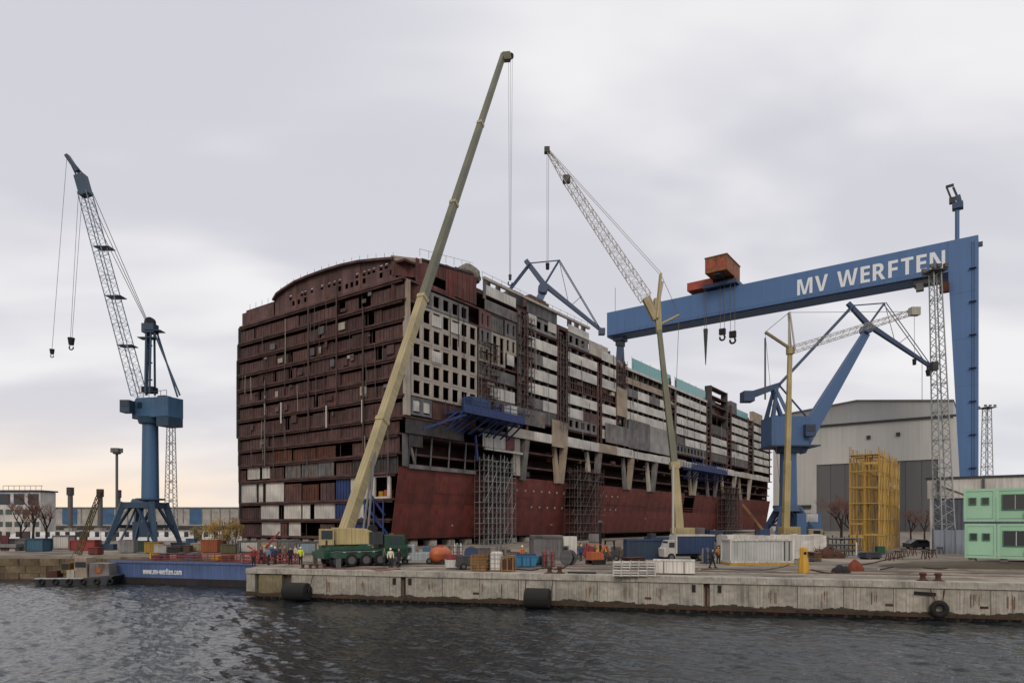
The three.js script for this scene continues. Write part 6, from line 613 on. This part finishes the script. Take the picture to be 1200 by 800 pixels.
// ---------- people ----------
function field(caps, res, size, cy, k = 0.035) {                      // tapered capsules joined smoothly into one skin
  const mc = new MarchingCubes(res, M.black, false, false, 60000); mc.isolation = 0; const half = res / 2, s = size / 2;
  for (let z = 0; z < res; z++) for (let y = 0; y < res; y++) for (let x = 0; x < res; x++) { const X = (x - half) / half * s, Y = (y - half) / half * s + cy, Z = (z - half) / half * s; let d = 1e3; for (const [ax, ay, az, ra, bx, by, bz, rb] of caps) { const ux = bx - ax, uy = by - ay, uz = bz - az, q = clamp(((X - ax) * ux + (Y - ay) * uy + (Z - az) * uz) / (ux * ux + uy * uy + uz * uz + 1e-9)), e = Math.hypot(X - ax - ux * q, Y - ay - uy * q, Z - az - uz * q) - lerp(ra, rb, q); if (e > d + k) continue; const h = clamp(0.5 + 0.5 * (d - e) / k); d = lerp(d, e, h) - k * h * (1 - h); } mc.field[x + y * res + z * res * res] = -d; }
  mc.update(); const n = mc.count, p = new Float32Array(n * 3), nn = new Float32Array(n * 3); for (let i = 0; i < n; i++) { p[3 * i] = mc.positionArray[3 * i] * s; p[3 * i + 1] = mc.positionArray[3 * i + 1] * s + cy; p[3 * i + 2] = mc.positionArray[3 * i + 2] * s; for (let j = 0; j < 3; j++) nn[3 * i + j] = mc.normalArray[3 * i + j]; }
  const g = new THREE.BufferGeometry(); g.setAttribute('position', new THREE.BufferAttribute(p, 3)); g.setAttribute('normal', new THREE.BufferAttribute(nn, 3)); g.computeVertexNormals(); g.setAttribute('uv', new THREE.BufferAttribute(new Float32Array(n * 2), 2)); return g;
}
function figure(pose) {
  const hip = 0.92, { st, arms } = pose, L = [], A = [], hands = [];
  for (const s of [-1, 1]) { const f = s * st; L.push([s * 0.09, hip, 0, 0.095, s * 0.1, 0.5, f * 0.5 + 0.03, 0.062], [s * 0.1, 0.5, f * 0.5 + 0.03, 0.06, s * 0.11, 0.1, f, 0.042]); A.push([s * 0.11, 0.055, f - 0.03, 0.05, s * 0.12, 0.04, f + 0.15, 0.04]); const [ex, ey, ez, wx, wy, wz] = arms[s < 0 ? 0 : 1]; A.push([s * 0.19, 1.42, 0, 0.055, s * ex, ey, ez, 0.044], [s * ex, ey, ez, 0.043, s * wx, wy, wz, 0.031]); hands.push([s * wx, wy, wz, s, ex, ey, ez]); }
  const torso = [[0, 0.95, 0, 0.13, 0, 1.15, 0, 0.125], [0, 1.15, 0, 0.125, 0, 1.36, 0, 0.145], [-0.1, 1.38, 0, 0.085, 0.1, 1.38, 0, 0.085]], head = [[0, 1.42, 0, 0.055, 0, 1.56, 0.01, 0.05], [0, 1.6, 0.02, 0.078, 0, 1.67, 0, 0.092], [0, 1.62, 0.09, 0.014, 0, 1.6, 0.115, 0.018], [-0.095, 1.63, 0, 0.02, -0.095, 1.66, 0, 0.018], [0.095, 1.63, 0, 0.02, 0.095, 1.66, 0, 0.018]];
  const fingers = []; for (const [x, y, z, s, ex, ey, ez] of hands) { const d = V(x - s * ex, y - ey, z - ez).normalize(), side = V(0, 0, 1).cross(d).normalize(), w = V(x, y, z), q = (a, b, c = 0) => w.clone().addScaledVector(d, a).addScaledVector(side, c).add(V(0, 0, b)); fingers.push([q(0, 0), q(0.085, 0.0), 0.034]); for (let k = 0; k < 4; k++) { const o = (k - 1.5) * 0.019, l = [0.062, 0.075, 0.07, 0.052][k], m = q(0.085 + l * 0.55, o, -0.006 * s); fingers.push([q(0.075, o), m, 0.0095], [m, q(0.085 + l, o, -0.03 * s), 0.0085]); } const m = q(0.06, 0.05, -0.01 * s); fingers.push([q(0.02, 0.025), m, 0.011], [m, q(0.095, 0.05, -0.02 * s), 0.0095]); }
  const strip = (g) => { g = g.index ? g.toNonIndexed() : g; return g; };
  const fg = fingers.map(([a, b, r]) => { const g = new THREE.CapsuleGeometry(r, a.distanceTo(b), 3, 6).rotateX(Math.PI / 2); g.applyMatrix4(basisMatrix(a, b)); return strip(g); });
  const body = mergeGeometries([field([...L, ...A, ...torso, ...head], 76, 1.95, 0.9), ...fg]);
  const fat = (c, e) => c.map(([a, b, d, r, x, y, z, q]) => [a, b, d, r + e, x, y, z, q + e]), jac = field(fat([...torso, ...A.filter((c) => c[1] > 0.3)], 0.022), 70, 1.95, 0.9), tro = field(fat([...L, [-0.06, 0.95, 0, 0.11, 0.06, 0.95, 0, 0.11]], 0.016), 64, 1.95, 0.9);
  return { body, jac, tro, hat: field([[0, 1.7, -0.005, 0.1, 0, 1.705, -0.01, 0.1], [0, 1.69, 0.05, 0.07, 0, 1.69, 0.07, 0.05]], 40, 0.5, 1.7, 0.02), hair: field([[0, 1.69, -0.02, 0.098, 0, 1.62, -0.05, 0.075]], 40, 0.5, 1.65, 0.02), boots: field(L.filter((c) => c[5] < 0.2).map((c) => [c[4], 0.16, c[6], 0.06, c[4], 0.07, c[6], 0.062]).concat(A.filter((c) => c[1] < 0.2).map((c) => [c[0], 0.06, c[2], 0.065, c[4], 0.05, c[6], 0.055])), 70, 1.2, 0.4, 0.02) };
}
{
  const figs = [figure({ st: 0.06, arms: [[0.27, 1.16, 0.0, 0.27, 0.92, 0.06], [0.27, 1.16, 0.0, 0.27, 0.92, 0.06]] }), figure({ st: 0.24, arms: [[0.26, 1.17, 0.1, 0.25, 0.97, 0.24], [0.26, 1.17, -0.12, 0.26, 0.94, -0.08]] }), figure({ st: 0.05, arms: [[0.28, 1.17, 0.04, 0.2, 1.2, 0.28], [0.27, 1.16, 0, 0.27, 0.92, 0.05]] })];
  const skin = mat(0xb98a72, { t: null, roughness: 0.6 }), hairM = [mat(0x2b211c, { t: null, roughness: 0.9 }), mat(0x5a4632, { t: null, roughness: 0.9 })], cl = (c) => mat(c, { t: null, roughness: 0.9 });
  const person = (px, py, turn, f, jc, tc, hat, label) => { const p = thing('person', label, 'person', on(px, py), turn, 'people on the quay'), q = figs[f]; add(p, 'body', q.body, skin); add(p, 'jacket', q.jac, cl(jc)); add(p, 'trousers', q.tro, cl(tc)); add(p, 'boots', q.boots, cl(0x201d1b)); hat ? add(p, 'helmet', q.hat, cl(hat)) : add(p, 'hair', q.hair, pick(hairM)); };
  person(352, 662, 0.3, 2, 0xc8d23a, 0x1c222c, 0xe8e4d8, 'person in a bright yellow vest and dark trousers beside the green crane truck');
  person(340, 662, 0.7, 0, 0x1e2430, 0x1a1c22, null, 'person in dark navy clothes just left of the yellow vest');
  person(322, 661.5, -0.5, 1, 0x2b3a4e, 0x20242c, 0xd9dde2, 'person in dark blue walking, with white helmet, before the store boxes');
  person(314, 662, 2.6, 0, 0x6e7b88, 0x22262e, null, 'person in a grey blue jacket among the group by the quay corner');
  person(327.5, 660, 1.6, 2, 0x3a3133, 0x1c1c20, null, 'person in a brown black jacket with one raised forearm by the quay corner');
  person(306, 661, -1.2, 1, 0x4b2c30, 0x23232a, null, 'person in a dark red jacket nearest the quay corner');
  person(457.5, 664.5, 0.2, 0, 0xc9c6a8, 0x2a2c33, 0xe7e3d2, 'person in a cream jacket at the front end of the crane truck');
  person(467.5, 664.5, -0.6, 1, 0x25282e, 0x1b1d22, null, 'person in black walking, right of the cream jacket');
  person(835, 665.5, 1.1, 1, 0x202a30, 0x17191d, null, 'person in dark clothes walking left of the white container');
  person(297, 663, 0.4, 0, 0x7d2f33, 0x1f2228, null, 'person in a red jacket standing at the very corner of the quay');
  person(309.5, 659, 2.0, 2, 0x8c8f92, 0x2a2a30, 0xd8b23a, 'person in light grey with a yellow helmet behind the group');
  person(318, 658.5, -2.4, 0, 0x2f4f7a, 0x23252b, 0xdfe3e6, 'person in a blue overall with white helmet at the back of the group');
  person(333, 658.5, 0.9, 1, 0x6a5c4d, 0x25231f, null, 'person in a khaki jacket walking behind the group');
  person(346, 659, -0.8, 0, 0xb9b2a4, 0x2b2e36, null, 'person in a pale coat left of the crane truck');
  person(612, 659, 0.8, 0, 0xb8622e, 0x24262c, 0xe9e6da, 'person in an orange jacket behind the blue skip');
  person(681, 657, -0.6, 1, 0x2e4468, 0x1f232b, 0xe2b93f, 'person in a blue jacket walking left of the mini excavator');
  person(842, 660, 0.2, 2, 0xa86a3a, 0x2a2a2e, null, 'person in a brown orange jacket behind the walking one');
  person(450, 664, 2.2, 2, 0x3d5a4a, 0x24282a, null, 'person in a green jacket beside the crane truck wheels');
}
renderer.render(scene, camera);
